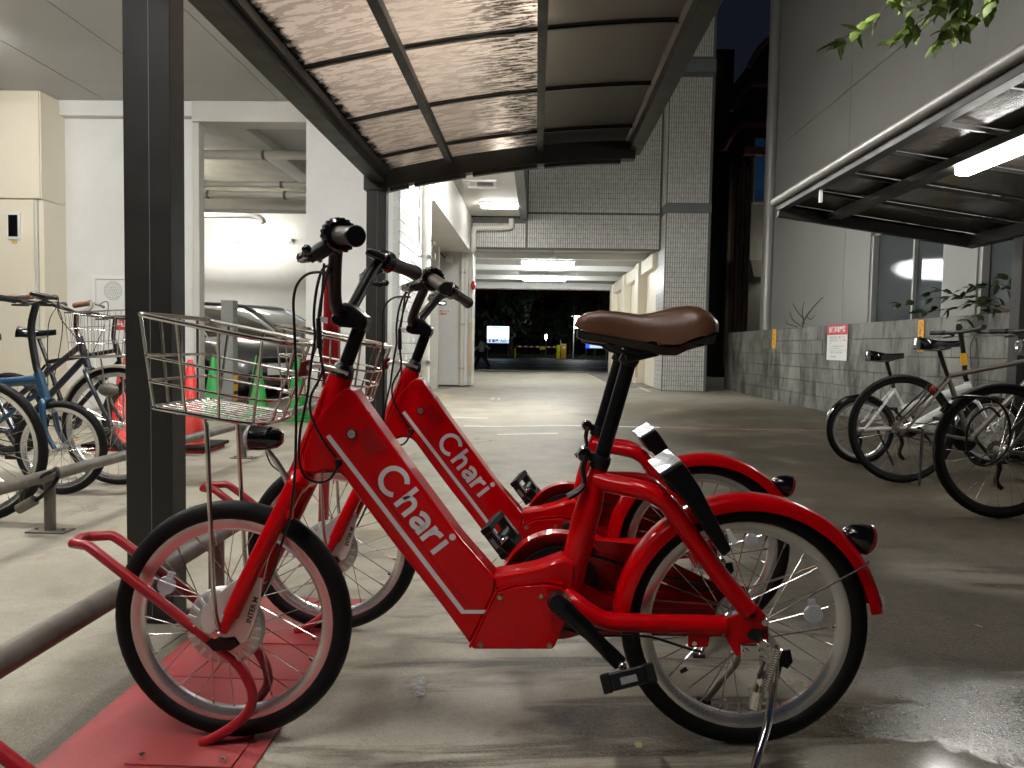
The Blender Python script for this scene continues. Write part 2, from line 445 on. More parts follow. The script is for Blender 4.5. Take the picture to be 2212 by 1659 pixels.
struct('road', M().add([(-160, 29.0, RZ), (160, 29.0, RZ), (160, 260, RZ), (-160, 260, RZ)], [(0, 1, 2, 3)]), K['asphalt'], smooth=False)
for yy, w in ((44.0, 0.35), (53.0, 0.45)):
    struct('road_marking', M().bb(-60, 60, yy, yy + w, RZ + 0.002, RZ + 0.006), K['line'], smooth=False)


def ground_strip(name, x0, x1, y0, y1, ma, h=0.004):
    m = M(); n = 16
    for i in range(n + 1):
        x = x0 + (x1 - x0) * i / n; m.v += [V((x, y0, GZ(x) + h)), V((x, y1, GZ(x) + h))]
    for i in range(n): m.f.append((2 * i, 2 * i + 2, 2 * i + 3, 2 * i + 1))
    return struct(name, m, ma, angle=80)


ground_strip('bay_marking', -0.75, 1.3, 7.68, 7.78, K['line'])
ground_strip('bay_marking', 1.3, 3.9, 7.68, 7.74, K['line_orange'])
ground_strip('bay_marking', -0.36, 0.22, 6.98, 7.06, K['line'])
ground_strip('bay_marking', -1.0, -0.55, 8.6, 8.67, K['line'])
ground_strip('bay_marking', -1.55, -1.42, 12.1, 12.45, K['line_yellow'])
ground_strip('bay_marking', -0.75, -0.62, 12.0, 12.04, K['line'])
ground_strip('bay_marking', -0.70, -0.67, 11.6, 12.0, K['line'])
ground_strip('bay_marking', -0.60, -0.57, 11.6, 12.04, K['line'])
ground_strip('bay_marking', 1.72, 1.90, 9.9, 9.96, K['line_yellow'])
ground_strip('bay_marking', 2.14, 2.22, 14.2, 18.5, K['line'])
K['paving'] = mat('paving', (0.22, 0.21, 0.185), 0.5, var=0.2, vscale=3, bump=0.2, bscale=60)
struct('pavement', M().bb(1.66, 2.48, 15.6, 24.9, 0.0, 0.012).merge(M().bb(-2.0, 1.655, 24.3, 25.65, 0.0, 0.012)), K['paving'], smooth=False)


def blob(c, rx, ry, z, seed, n=26, h=0.004, rough=0.25):
    r = random.Random(seed); ph = [r.uniform(0, 6.28) for _ in range(4)]
    pts = []
    for i in range(n):
        a = 2 * pi * i / n; k = 1 + rough * sin(2 * a + ph[0]) + rough * 0.6 * sin(3 * a + ph[1]) + rough * .4 * sin(5 * a + ph[2])
        pts.append(V((c[0] + rx * k * cos(a), c[1] + ry * k * sin(a), z)))
    return M().add(pts, [tuple(range(n))])


K['pale_grey'] = mat('pale_grey', (0.50, 0.50, 0.48), 0.15, var=0.5, vscale=60, bump=0.9, bscale=160, spec=0.9)  # small floor patch coloured mottled light grey
pp = PZ(905, 1490, GL)
struct('pale_patch', blob((pp.x, pp.y), 0.020, 0.046, GZ(pp.x) + 0.004, 5), K['pale_grey'], smooth=False)

# ------------------------------------------------------------------ office building on the left and round the passage
LB = thing('office_building', 'white office building with tiled walls, soffit and open drive-through passage', 'building', (-2, 9, 0))


def part(name, m, ma, parent=LB, **k): return obj(name, m, ma, parent, **k)


def wallbox(name, x0, x1, y0, y1, z0, z1, ma, parent=LB, bevel=0.006, **k):
    return part(name, M().bb(x0, x1, y0, y1, z0, z1), ma, parent, bevel=bevel, smooth=True, **k)


CEIL = 3.60
# soffit: separate panels with open joints
xj = [-8.95, -7.98, -7.01, -6.04, -5.07, -4.09, -3.01, -2.0, -1.2, -0.38]
yj = [-1.6, -0.5, 0.55, 1.62, 2.68, 3.75, 4.82, 5.88, 6.94, 8.0, 8.8]
panel_me = {}
for i in range(len(xj) - 1):
    for j in range(len(yj) - 1):
        dz = rnd.uniform(-0.0015, 0.0015)
        wallbox('ceiling_panel', xj[i] + 0.006, xj[i + 1] - 0.006, yj[j] + 0.002, yj[j + 1] - 0.002, CEIL + dz, CEIL + 0.02, K['soffit'], bevel=0)
wallbox('soffit_backing', -9, -0.38, -1.6, 8.8, CEIL + 0.021, CEIL + 0.2, K['dark'], bevel=0)
wallbox('soffit_slab', -2.0, -0.38, 8.81, 14.98, 3.42, 3.6, K['grey_white'])
wallbox('fascia', -0.375, -0.23, -1.6, 14.97, 3.36, 4.2, K['band'])
wallbox('upper_wall', -9, -0.30, -1.6, 14.9, 4.21, 9.5, K['grey_white'])
# cream clad column with two stacked panels and the corner trim
cx1 = -5.63
wallbox('cladding_panel', -9, cx1 - 0.10, 8.30, 8.40, GL, 2.385, K['cream'])
wallbox('cladding_panel', -9, cx1 - 0.02, 8.295, 8.40, 2.40, CEIL - 0.002, K['cream'])
wallbox('cladding_panel', cx1 - 0.06, cx1, 8.33, 8.85, GL, 2.385, K['cream'])
wallbox('cladding_panel', cx1 - 0.015, cx1 + 0.002, 8.30, 8.85, 2.40, CEIL - 0.002, K['cream'])
wallbox('corner_trim', cx1 - 0.096, cx1 - 0.064, 8.31, 8.36, GL, 2.385, K['grey_white'], bevel=0.003)
# white wall, head moulding
wallbox('wall', cx1, -4.05, 8.72, 8.80, GL, 3.42, K['white_wall'])
wallbox('head_moulding', cx1, -4.05, 8.62, 8.80, 3.425, CEIL, K['white_wall'])
wallbox('door_jamb', -4.045, -3.97, 8.62, 8.76, GL, 3.355, K['grey_white'])
wallbox('lintel', -4.045, -2.60, 8.6, 8.9, 3.36, CEIL - 0.002, K['grey_white'])
wallbox('pillar', -2.595, -1.56, 8.25, 9.75, GL, CEIL - 0.002, K['white_wall'])
# big tiles on the side of the pillar: single pieces
TH = 0.124
for r in range(int(3.6 / TH) + 1):
    z0 = GL + r * TH
    z1 = min(z0 + TH - 0.008, CEIL - 0.004)
    if z1 - z0 < 0.03: continue
    for c in range(6):
        y0 = 8.245 + c * 0.252; d = rnd.uniform(-0.001, 0.001)
        wallbox('tile', -1.559, -1.535 + d, y0, y0 + 0.246, z0, z1, K['tile_glossy'], bevel=0)
    wallbox('tile', -1.615, -1.5605, 8.236, 8.2495, z0, z1, K['tile_glossy'], bevel=0)
wallbox('grout', -1.5595, -1.553, 8.246, 9.74, GL, 3.59, K['grout'], bevel=0)
# drain pipe beside the pillar with brackets
part('drain_pipe', M().tube([(-1.44, 9.55, GL), (-1.44, 9.55, 3.4)], 0.062, 16), K['pipe'])
for z in (1.95, 0.6, 3.0):
    part('pipe_bracket', M().lathe([(0.064, -0.02), (0.071, -0.02), (0.071, 0.02), (0.064, 0.02)], (-1.44, 9.55, z), n=18).merge(M().bb(-1.54, -1.50, 9.53, 9.57, z - 0.015, z + 0.015)), K['steel'])
# downstand beam towards the passage
wallbox('beam', -2.05, -1.36, 9.76, 14.98, 2.70, 3.415, K['grey_white'])
# garage behind the opening
wallbox('garage_wall', -9, -1.9, 14.2, 14.4, GL, 3.8, K['grey_white'], bevel=0)
wallbox('garage_wall', -9.2, -9.0, 8.5, 14.4, GL, 3.8, K['grey_white'], bevel=0)
wallbox('garage_wall', -2.59, -2.06, 9.76, 14.19, GL, 2.69, K['grey_white'], bevel=0)
wallbox('garage_ceiling', -9, -3.91, 8.95, 14.19, 3.66, 3.8, K['old_concrete'], bevel=0)
wallbox('garage_ceiling', -3.59, -2.06, 8.95, 14.19, 3.52, 3.7, K['soffit'], bevel=0)
wallbox('beam', -3.90, -3.6, 8.95, 14.19, 3.41, 3.7, K['grey_white'], bevel=0.02)
wallbox('beam', -9, -2.06, 11.4, 11.75, 2.86, 3.12, K['grey_white'])
for z, y, r in ((3.36, 10.1, 0.062), (3.11, 10.8, 0.042), (2.99, 10.95, 0.055)):
    part('pipe', M().tube([(-9, y, z), (-3.0 if z > 3.2 else -2.6, y, z)], r, 12), K['pipe'])
    for x in (-4.9, -3.75):
        part('pipe_bracket', M().lathe([(r + 0.002, -0.02), (r + 0.01, -0.02), (r + 0.01, 0.02), (r + 0.002, 0.02)], (x, y, z), (1, 0, 0), 14), K['galv'])
part('pipe', M().tube(cat([(-9, 12.3, 2.92), (-5.2, 12.3, 2.92), (-4.75, 12.3, 2.91), (-4.62, 12.3, 2.86), (-4.58, 12.3, 2.80)], 5), 0.05, 12), K['pipe'])
# column and wall at the left of the passage
wallbox('column', -2.25, -1.42, 15.2, 15.9, 0.002, 2.695, K['white_wall'])
wallbox('column', -1.415, -1.335, 15.25, 15.9, 0.002, 2.70, K['grey_white'])
wallbox('corner_guard', -1.40, -1.333, 15.232, 15.30, 0.20, 1.30, K['beige_guard'], bevel=0.004)
wallbox('wall', -2.4, -2.15, 15.9, 25.0, 0.002, 2.95, K['grey_white'], bevel=0)
wallbox('lintel', -2.25, -1.335, 15.1, 15.5, 2.70, 3.41, K['grey_white'])
dp = [(-0.55, 14.92, 3.36), (-0.55, 14.92, 3.24), (-0.62, 14.92, 3.19), (-1.2, 14.92, 3.17), (-1.30, 14.92, 3.12), (-1.30, 14.92, 2.80), (-1.34, 15.0, 2.72), (-1.47, 15.14, 2.70), (-1.53, 15.14, 2.62), (-1.53, 15.14, 0.0)]
part('drain_pipe', M().tube(cat(dp, 4), 0.055, 12), K['pipe'])
for z in (0.35, 1.25, 2.3):
    part('pipe_bracket', M().lathe([(0.056, -0.02), (0.064, -0.02), (0.064, 0.02), (0.056, 0.02)], (-1.53, 15.14, z), n=14), K['steel'])
# passage: ceiling panels, cross beams, right wall with pilasters, far frame
for i in range(6):
    for j in range(4):
        a = -2.14 + i * 0.80; c = 15.35 + j * 2.42
        wallbox('ceiling_panel', a + 0.006, min(a + 0.794, 2.48), c + 0.005, c + 2.41, 2.93, 2.95, K['soffit'], bevel=0)
wallbox('ceiling_slab', -2.4, 2.9, 15.32, 25.0, 2.955, 3.2, K['dark'], bevel=0)
for y in (16.8, 19.3, 22.0):
    wallbox('beam', -2.14, 2.47, y, y + 0.16, 2.80, 2.928, K['white_wall'])
wallbox('lintel', -2.14, 2.47, 24.5, 24.95, 2.72, 2.928, K['white_wall'])
wallbox('wall', 2.5, 2.8, 15.5, 25.0, 0.002, 2.95, K['cream'], bevel=0)
for y in (17.2, 20.0, 23.2):
    wallbox('pilaster', 2.30, 2.498, y, y + 0.55, 0.014, 2.79, K['cream'])
    wallbox('corner_guard', 2.29, 2.345, y - 0.012, y + 0.05, 0.15, 1.25, K['beige_guard'], bevel=0.004)
wallbox('wall_head', 2.36, 2.498, 15.5, 24.4, 2.5, 2.79, K['cream'])
# tiled upper wall: the joints are recessed, the tiles stand proud
wallbox('upper_wall', -0.22, 2.44, 15.03, 15.3, 2.80, 12.0, K['grout'], bevel=0)
wallbox('upper_wall', -1.34, -0.22, 15.03, 15.3, 2.80, 3.41, K['grout'], bevel=0)
wallbox('pillar', 2.46, 3.32, 14.56, 15.5, 0.0, 12.0, K['grout'], bevel=0)


def tiles(x0, x1, y, z0, z1, skip=()):
    m = M(); tw, th, gx, gz = 0.0445, 0.0955, 0.011, 0.006
    nz = int((z1 - z0) / th); nxx = int((x1 - x0) / tw)
    for r in range(nz):
        z = z0 + r * th
        if any(a < z + th and z < b for a, b in skip): continue
        for c in range(nxx):
            x = x0 + c * tw; d = y - 0.004 + rnd.uniform(-0.0012, 0.0012); o = len(m.v)
            a, b, e, f = x + gx / 2, x + tw - gx / 2, z + gz / 2, z + th - gz / 2
            m.v += [V((a, d, e)), V((b, d, e)), V((b, d, f)), V((a, d, f)), V((a, y + .004, e)), V((b, y + .004, e)), V((b, y + .004, f)), V((a, y + .004, f))]
            m.f += [(o, o + 1, o + 2, o + 3), (o, o + 4, o + 5, o + 1), (o + 1, o + 5, o + 6, o + 2), (o + 2, o + 6, o + 7, o + 3), (o + 3, o + 7, o + 4, o)]
    return m


def stuffpart(name, m, ma, parent=LB): return tag(obj(name, m, ma, parent, smooth=False), kind='stuff')


stuffpart('tiles', tiles(-0.22, 2.42, 15.025, 2.81, 3.515), K['tile'])
stuffpart('tiles', tiles(-0.22, 2.42, 15.025, 3.52, 9.0), K['tile'])
stuffpart('tiles', tiles(-1.33, -0.23, 15.025, 2.81, 3.36), K['tile'])
stuffpart('tiles', tiles(2.47, 3.315, 14.555, 0.01, 9.2, [(3.45, 3.62), (6.12, 6.36)]), K['tile'])
mt = tiles(0, 0.93, 0, 0.01, 9.0, [(3.45, 3.62), (6.12, 6.36)])
mt.v = [V((2.455 + p.y, 15.49 - p.x, p.z)) for p in mt.v]; mt.f = [f[::-1] for f in mt.f]
stuffpart('tiles', mt, K['tile'])
wallbox('band', 2.452, 3.325, 14.54, 15.5, 3.46, 3.62, K['band'])
wallbox('band', 2.452, 3.325, 14.54, 15.5, 6.13, 6.36, K['band'])


# ------------------------------------------------------------------ lamps
def lamp(label, c, size, ma, group=None, body=True, hang=0.0, wide=0.05):
    """surface lamp: white body and glowing diffuser, built round c (middle of the diffuser)"""
    t = thing('fluorescent_lamp', label, 'lamp', (c[0], c[1], c[2]), group)
    sx, sy, sz = size
    if body:
        obj('lamp_body', M().bb(c[0] - sx / 2 - 0.03, c[0] + sx / 2 + 0.03, c[1] - sy / 2 - wide, c[1] + sy / 2 + wide, c[2] + sz / 2, c[2] + sz / 2 + 0.03), K['lamp_body'], t, bevel=0.004)
    obj('diffuser', M().bb(c[0] - sx / 2, c[0] + sx / 2, c[1] - sy / 2, c[1] + sy / 2, c[2] - sz / 2, c[2] + sz / 2 - 0.001), ma, t, bevel=min(sy, sz) * 0.25, bseg=3)
    if hang:
        obj('hanger', M().tube([(c[0], c[1], c[2] + sz / 2 + 0.028), (c[0], c[1], c[2] + hang)], 0.008, 8), K['steel'], t)
    return t


lamp('nearer lit tube lamp under the passage ceiling', (0.23, 17.55, 2.76), (1.2, 0.10, 0.09), K['lamp_cool'], 'tube lamps in the passage', hang=0.165, wide=0.16)
lamp('farther lit tube lamp under the passage ceiling, close to the street end', (0.18, 21.4, 2.76), (1.22, 0.10, 0.09), K['lamp_cool'], 'tube lamps in the passage', hang=0.165, wide=0.16)
lamp('short lit lamp under the grey soffit beside the tiled wall', (-0.72, 13.6, 3.36), (0.66, 0.14, 0.07), K['lamp_soft'], None)
# garage wall lamp
t = thing('fluorescent_lamp', 'glowing tube lamp on the garage back wall above the parked car', 'lamp', (-5.35, 14.12, 2.78))
obj('lamp_body', M().bb(-5.98, -4.72, 14.08, 14.198, 2.75, 2.81), K['lamp_body'], t, bevel=0.004)
obj('diffuser', M().tube([(-5.95, 14.03, 2.78), (-4.75, 14.03, 2.78)], 0.048, 14), mat('lamp_diffuser_garage', (0.9, 0.9, 0.9), 0.5, emit=(1.0, 0.985, 0.93), estr=6.0), t)
# out of the picture to the left and overhead: the same row of soffit lamps goes on
lamp('soffit lamp over the bicycles on the left, its glow on the ceiling panels', (-5.75, 6.7, 3.52), (1.2, 0.14, 0.07), K['lamp_soft'], 'soffit lamps')
K['lamp_fill'] = mat('lamp_diffuser_fill', (0.9, 0.9, 0.9), 0.5, emit=(1.0, 0.985, 0.94), estr=12)
K['lamp_mid'] = mat('lamp_diffuser_mid', (0.9, 0.9, 0.9), 0.5, emit=(1.0, 0.97, 0.90), estr=68)
K['lamp_front'] = mat('lamp_diffuser_front', (0.9, 0.9, 0.9), 0.5, emit=(1.0, 0.985, 0.95), estr=20)
K['lamp_strong'] = mat('lamp_diffuser_strong', (0.9, 0.9, 0.9), 0.5, emit=(1.0, 0.985, 0.95), estr=62)
for y, s in ((9.6, 'farthest'), (3.3, 'middle'), (0.6, 'nearest')):
    lamp('%s soffit lamp above the smoky canopy roof' % s, (-0.46, y, 3.52 if y < 4 and y != 3.3 else 2.88 if y == 3.3 else 3.34), (0.2, 1.2, 0.10), K['lamp_mid' if y == 3.3 else 'lamp_strong' if y > 4 else 'lamp_front'], 'soffit lamps', hang=0.72 if y == 3.3 else 0)
lamp('added fill lamp high on the office front, hidden behind the canopy roof', (-0.05, 10.4, 5.5), (0.36, 0.36, 0.2), K['lamp_fill'], None)  # invented source that brightens the upper tiles and the grey facade
lamp('soffit lamp over the left floor, beyond the frame', (-3.6, 3.6, 3.52), (1.2, 0.16, 0.07), K['lamp_strong'], 'soffit lamps')
lamp('soffit lamp near the front of the yard, beyond the frame', (-2.4, -0.3, 3.52), (1.2, 0.14, 0.07), K['lamp_front'], 'soffit lamps')
lamp('added fill lamp in the garage, hidden behind the white wall beside the opening', (-6.4, 11.6, 3.3), (1.2, 0.2, 0.10), K['lamp_strong'], None)  # extra unseen lamp put in to brighten the garage wall and cars
# access hatch in the soffit beside the short lamp
t = thing('ceiling_hatch', 'square metal hatch in the soffit in front of the short lamp', 'hatch', (-0.95, 12.0, 3.40))
obj('hatch_frame', M().bb(-1.22, -0.68, 11.72, 11.77, 3.39, 3.419).merge(M().bb(-1.22, -0.68, 12.23, 12.28, 3.39, 3.419)).merge(M().bb(-1.22, -1.17, 11.77, 12.23, 3.39, 3.419)).merge(M().bb(-0.73, -0.68, 11.77, 12.23, 3.39, 3.419)), K['steel'], t)
obj('hatch_panel', M().bb(-1.169, -0.731, 11.771, 12.229, 3.405, 3.418), K['chrome'], t)
t = thing('smoke_detector', 'small round detector hanging from the passage ceiling', 'detector', (0.32, 15.9, 2.93))
obj('detector_head', M().ball((0.32, 15.9, 2.74), (0.06, 0.06, 0.05)), K['white_plastic'], t)
obj('stem', M().tube([(0.32, 15.9, 2.78), (0.32, 15.9, 2.93)], 0.012, 8), K['steel'], t)
t = thing('fire_bell', 'round red alarm lamp on the corner of the passage column', 'alarm', (-1.33, 15.22, 2.1))
q = P(1022, 617, 15.2)
obj('alarm_dome', M().ball((q.x, 15.2, q.z), (0.05, 0.06, 0.09)), mat('alarm_red', (0.45, 0.02, 0.03), 0.3), t)


def camera_thing(c, label):
    t = thing('security_camera', label, 'camera', c)
    x, y, z = c
    obj('camera_body', M().box((x, y, z), (0.12, 0.28, 0.11)), K['white_plastic'], t, bevel=0.012)
    obj('lens', M().lathe([(0.0, 0), (0.036, 0), (0.042, 0.012), (0.042, 0.03)], (x, y - 0.172, z), (0, 1, 0), 16), K['gloss_black'], t)
    obj('arm', M().tube(cat([(x, y + 0.05, z - 0.05), (x - 0.02, y + 0.1, z - 0.16), (x - 0.05, y + 0.18, z - 0.2)], 4), 0.02, 8), K['pipe'], t)
    obj('junction_box', M().box((x - 0.03, y + 0.2, z - 0.24), (0.16, 0.1, 0.12)), K['pipe'], t, bevel=0.01)
    obj('conduit', M().tube(cat([(x - 0.09, y + 0.2, z - 0.22), (x - 0.26, y + 0.22, z - 0.05), (x - 0.24, y + 0.22, z + 0.12), (x - 0.05, y + 0.22, z + 0.14)], 5), 0.014, 8), K['galv'], t)


q = P(972, 533, 14.9); camera_thing(tuple(q), 'white security camera at the column top, right of the other camera')
q = P(932, 522, 13.6); camera_thing(tuple(q), 'security camera in the shade right behind the drain pipe')

# items on the left walls
t = thing('intercom', 'black intercom screen in a white frame on the cream column', 'intercom', (-5.9, 8.29, 2.0))
a = P(17, 517, 8.29); c = P(44, 460, 8.29)
obj('intercom_frame', M().bb(a.x, c.x, 8.272, 8.299, a.z, c.z), K['white_plastic'], t, bevel=0.004)
obj('screen', M().bb(a.x + 0.022, c.x - 0.022, 8.268, 8.2715, a.z + 0.03, c.z - 0.025), K['gloss_black'], t)
obj('name_plate', M().bb(a.x + 0.05, c.x - 0.05, 8.29, 8.299, a.z - 0.045, a.z - 0.015), K['line_yellow'], t)
t = thing('notice_board', 'white framed panel with a dotted ring emblem, beside the canopy post', 'panel', (-4.4, 8.7, 0.3))
a = P(205, 880, 8.715); c = P(283, 596, 8.715)
obj('panel', M().bb(a.x + 0.045, c.x, 8.695, 8.719, 0.02, c.z - 0.05), K['white_plastic'], t)
fr = M().bb(a.x, a.x + 0.04, 8.68, 8.719, 0.0, c.z).merge(M().bb(a.x + 0.04, c.x, 8.68, 8.719, c.z - 0.045, c.z))
obj('frame', fr, K['lamp_body'], t, bevel=0.003)
em = P(244, 628, 8.69)
dots = M()
for ring, (r, n) in enumerate(((0.018, 8), (0.042, 16), (0.062, 22), (0.085, 30), (0.105, 36))):
    for i in range(n):
        an = 2 * pi * i / n; ca, sa = cos(an), sin(an)
        w, h = 0.0042, (0.006, 0.006, 0.005, 0.006, 0.007)[ring]
        ps = [(r - h, -w), (r + h, -w), (r + h, w), (r - h, w)]
        dots.add([(em.x + p * ca - q * sa, 8.694, em.z + p * sa + q * ca) for p, q in ps], [(0, 1, 2, 3)])
tag(obj('ring_emblem', dots, K['print_grey'], t, smooth=False), kind='stuff')
a = P(250, 712, 8.69); c = P(284, 684, 8.69)
t2 = thing('red_sign', 'red sign with white letters behind the basket of the dark bicycle', 'sign', (a.x, 8.69, a.z))
obj('board', M().bb(a.x, c.x, 8.682, 8.6935, a.z, c.z), K['print_red'], t2)
put_text('lettering', '禁止', 0.11, ((a.x + c.x) / 2, 8.680, (a.z + c.z) / 2), (1, 0, 0), (0, 0, 1), K['print_white'], t2, 0.004)
t = thing('paper_notice', 'white notice with red writing on the passage column', 'notice', (-1.8, 15.19, 1.4))
a = P(942, 687, 15.19); c = P(972, 667, 15.19)
obj('sheet', M().bb(a.x, c.x, 15.192, 15.198, a.z, c.z), K['paper'], t)
put_text('lettering', '防犯カメラ', 0.052, ((a.x + c.x) / 2, 15.189, c.z - 0.055), (1, 0, 0), (0, 0, 1), K['print_red'], t, 0.001)
put_text('lettering', '作動中', 0.055, ((a.x + c.x) / 2, 15.189, c.z - 0.115), (1, 0, 0), (0, 0, 1), K['print_red'], t, 0.001)
# ------------------------------------------------------------------ canopy over the bicycles
def smoky_material():
    m = bpy.data.materials.new('smoky_polycarbonate'); m.use_nodes = True
    nt = m.node_tree; n = nt.nodes; l = nt.links; n.remove(n['Principled BSDF']); out = n['Material Output']
    geo = n.new('ShaderNodeNewGeometry'); sep = n.new('ShaderNodeSeparateXYZ'); l.new(geo.outputs['Position'], sep.inputs[0])

    def noise(sc, st, det=6, ro=0.62, di=0.0):
        mp = n.new('ShaderNodeMapping'); mp.inputs['Scale'].default_value = st; l.new(geo.outputs['Position'], mp.inputs[0])
        t = n.new('ShaderNodeTexNoise'); t.inputs['Scale'].default_value = sc; t.inputs['Detail'].default_value = det; t.inputs['Roughness'].default_value = ro; t.inputs['Distortion'].default_value = di
        l.new(mp.outputs[0], t.inputs['Vector']); return t.outputs['Fac']

    def ramp(s, a, c):
        r = n.new('ShaderNodeMapRange'); r.interpolation_type = 'SMOOTHSTEP'; r.inputs[1].default_value = a; r.inputs[2].default_value = c; l.new(s, r.inputs[0]); return r.outputs[0]

    def op(o, a, c):
        k = n.new('ShaderNodeMath'); k.operation = o
        for i, q in enumerate((a, c)):
            if isinstance(q, (int, float)): k.inputs[i].default_value = q
            else: l.new(q, k.inputs[i])
        return k.outputs[0]

    def mix(f, a, c):
        k = n.new('ShaderNodeMix'); k.data_type = 'RGBA'; l.new(f, k.inputs[0])
        for i, q in ((6, a), (7, c)):
            if isinstance(q, tuple): k.inputs[i].default_value = (*q, 1)
            else: l.new(q, k.inputs[i])
        return k.outputs[2]
    X = sep.outputs[0]
    Xj = op('ADD', X, op('MULTIPLY', op('SUBTRACT', noise(9, (1, 1, 1), 4), 0.5), 0.10))
    streak = noise(7.5, (1.0, 3.3, 1.0), 7, 0.66, 0.55)
    soft = op('MULTIPLY', ramp(streak, 0.485, 0.53), ramp(Xj, -0.10, -0.75))          # grey blotches of old run-off
    heavy = op('MULTIPLY', ramp(noise(13, (0.8, 3.8, 1.0), 7, 0.7, 0.6), 0.47, 0.54), op('MULTIPLY', ramp(Xj, -0.62, -0.12), ramp(Xj, 0.0, -0.035)))
    film = op('MULTIPLY', ramp(noise(3.2, (0.7, 3.0, 1), 6), 0.42, 0.7), ramp(Xj, 0.02, -0.05))
    moss = ramp(op('ADD', X, op('MULTIPLY', op('SUBTRACT', noise(16, (1, 1, 1), 6, 0.75), 0.5), 0.16)), -1.015, -1.055)
    col = mix(op('MULTIPLY', film, 0.5), (0.88, 0.80, 0.74), (0.70, 0.63, 0.56))
    dim_clean = ramp(Xj, -0.03, 0.01)
    col = mix(dim_clean, col, (0.17, 0.155, 0.135))  # right third has no dirt; its weaker light is put into this darker colour
    col = mix(op('MULTIPLY', soft, 0.68), col, (0.40, 0.335, 0.295))
    col = mix(op('MULTIPLY', heavy, 0.93), col, (0.055, 0.045, 0.028))
    col = mix(moss, col, (0.02, 0.018, 0.012))
    tr = n.new('ShaderNodeBsdfTranslucent'); l.new(col, tr.inputs[0])
    df = n.new('ShaderNodeBsdfDiffuse'); dk = n.new('ShaderNodeMix'); dk.data_type = 'RGBA'; dk.inputs[0].default_value = 0.55; l.new(col, dk.inputs[6]); dk.inputs[7].default_value = (0.02, 0.02, 0.02, 1)
    l.new(dk.outputs[2], df.inputs[0])
    gl = n.new('ShaderNodeBsdfGlossy'); gl.inputs[0].default_value = (0.9, 0.9, 0.9, 1); gl.inputs['Roughness'].default_value = 0.16
    bp = n.new('ShaderNodeBump'); bp.inputs['Strength'].default_value = 0.25; bp.inputs['Distance'].default_value = 0.01
    l.new(noise(40, (0.6, 2.2, 1), 4), bp.inputs['Height']); l.new(bp.outputs[0], gl.inputs['Normal'])
    a = n.new('ShaderNodeMixShader'); a.inputs[0].default_value = 0.10; l.new(tr.outputs[0], a.inputs[1]); l.new(df.outputs[0], a.inputs[2])
    fr = n.new('ShaderNodeFresnel'); fr.inputs[0].default_value = 1.4
    c = n.new('ShaderNodeMixShader'); l.new(fr.outputs[0], c.inputs[0]); l.new(a.outputs[0], c.inputs[1]); l.new(gl.outputs[0], c.inputs[2])
    rf = n.new('ShaderNodeBsdfRefraction'); rf.inputs['IOR'].default_value = 1.03; rf.inputs['Roughness'].default_value = 0.42; l.new(col, rf.inputs[0])
    l.new(bp.outputs[0], rf.inputs['Normal'])
    e = n.new('ShaderNodeMixShader'); e.inputs[0].default_value = 0.42; l.new(c.outputs[0], e.inputs[1]); l.new(rf.outputs[0], e.inputs[2])
    l.new(e.outputs[0], out.inputs[0])
    return m


K['smoky'] = smoky_material()
BA = K['bronze_alu']


def ZR(x):
    u = x + 1.1; return 2.035 + 0.235 * u - 0.0605 * u * u


CN = thing('bicycle_canopy', 'dark bronze canopy with smoky curved roof panels over the red bicycles', 'canopy', (-1.13, 3.7, GL))


def arch(x0, x1, y0, y1, dz0, dz1, n=14):
    r = []
    for i in range(n + 1):
        x = x0 + (x1 - x0) * i / n; z = ZR(x)
        r.append([V((x, y0, z + dz0)), V((x, y1, z + dz0)), V((x, y1, z + dz1)), V((x, y0, z + dz1))])
    return M().loft(r)


for yp in (2.15, 5.23):
    p = obj('post', M().bb(-1.215, -1.075, yp, yp + 0.09, GL + 0.012, 2.02), BA, CN, bevel=0.004)
    obj('groove', M().bb(-1.1385, -1.1368, yp - 0.0008, yp + 0.002, GL + 0.02, 2.0), K['band'], p)
    obj('base_plate', M().bb(-1.225, -1.065, yp - 0.01, yp + 0.10, GL + 0.001, GL + 0.012), BA, p)
    obj('corner_bracket', M().bb(-1.235, -1.06, yp - 0.008, yp + 0.096, 1.90, 2.021), BA, p, bevel=0.003)
    if yp > 3:
        obj('rafter', arch(-1.074, 0.66, yp - 0.01, yp + 0.085, -0.128, -0.002), BA, CN, bevel=0.004)
        for a, c in ((-1.05, -0.92), (-0.88, -0.52), (-0.47, -0.02), (0.03, 0.56)):
            obj('trim_strip', arch(a, c, yp + 0.015, yp + 0.055, -0.152, -0.1285, 6), BA, CN)
    else:
        obj('rafter', arch(-1.074, 0.66, yp - 0.01, yp + 0.085, -0.128, -0.002), BA, CN, bevel=0.004)
obj('eaves_beam', M().bb(-1.19, -1.085, 1.9, 5.33, 1.955, 2.034), BA, CN, bevel=0.005)
obj('gutter_lip', M().bb(-1.082, -1.06, 1.9, 5.2, 2.0, 2.04), BA, CN)
obj('front_beam', M().bb(0.615, 0.705, 1.9, 5.34, ZR(0.66) - 0.075, ZR(0.66) + 0.03), BA, CN, bevel=0.005)
obj('front_trim', M().bb(0.592, 0.614, 1.9, 5.21, ZR(0.6) - 0.012, ZR(0.6) + 0.02), mat('trim_silver', (0.33, 0.30, 0.28), 0.35, 0.6), CN)
for x in (-0.63, 0.0):
    obj('purlin', M().bb(x - 0.022, x + 0.022, 1.9, 5.215, ZR(x) - 0.05, ZR(x) - 0.004), BA, CN, bevel=0.003)
ribs = [1.95, 2.56, 3.34, 4.12, 4.90, 5.36]
for y in ribs[1:-1]:
    obj('rib', arch(-1.08, 0.60, y - 0.017, y + 0.017, -0.003, 0.022), BA, CN)
    obj('gasket', arch(-1.08, 0.60, y - 0.009, y + 0.009, -0.012, -0.0035), K['black'], CN)
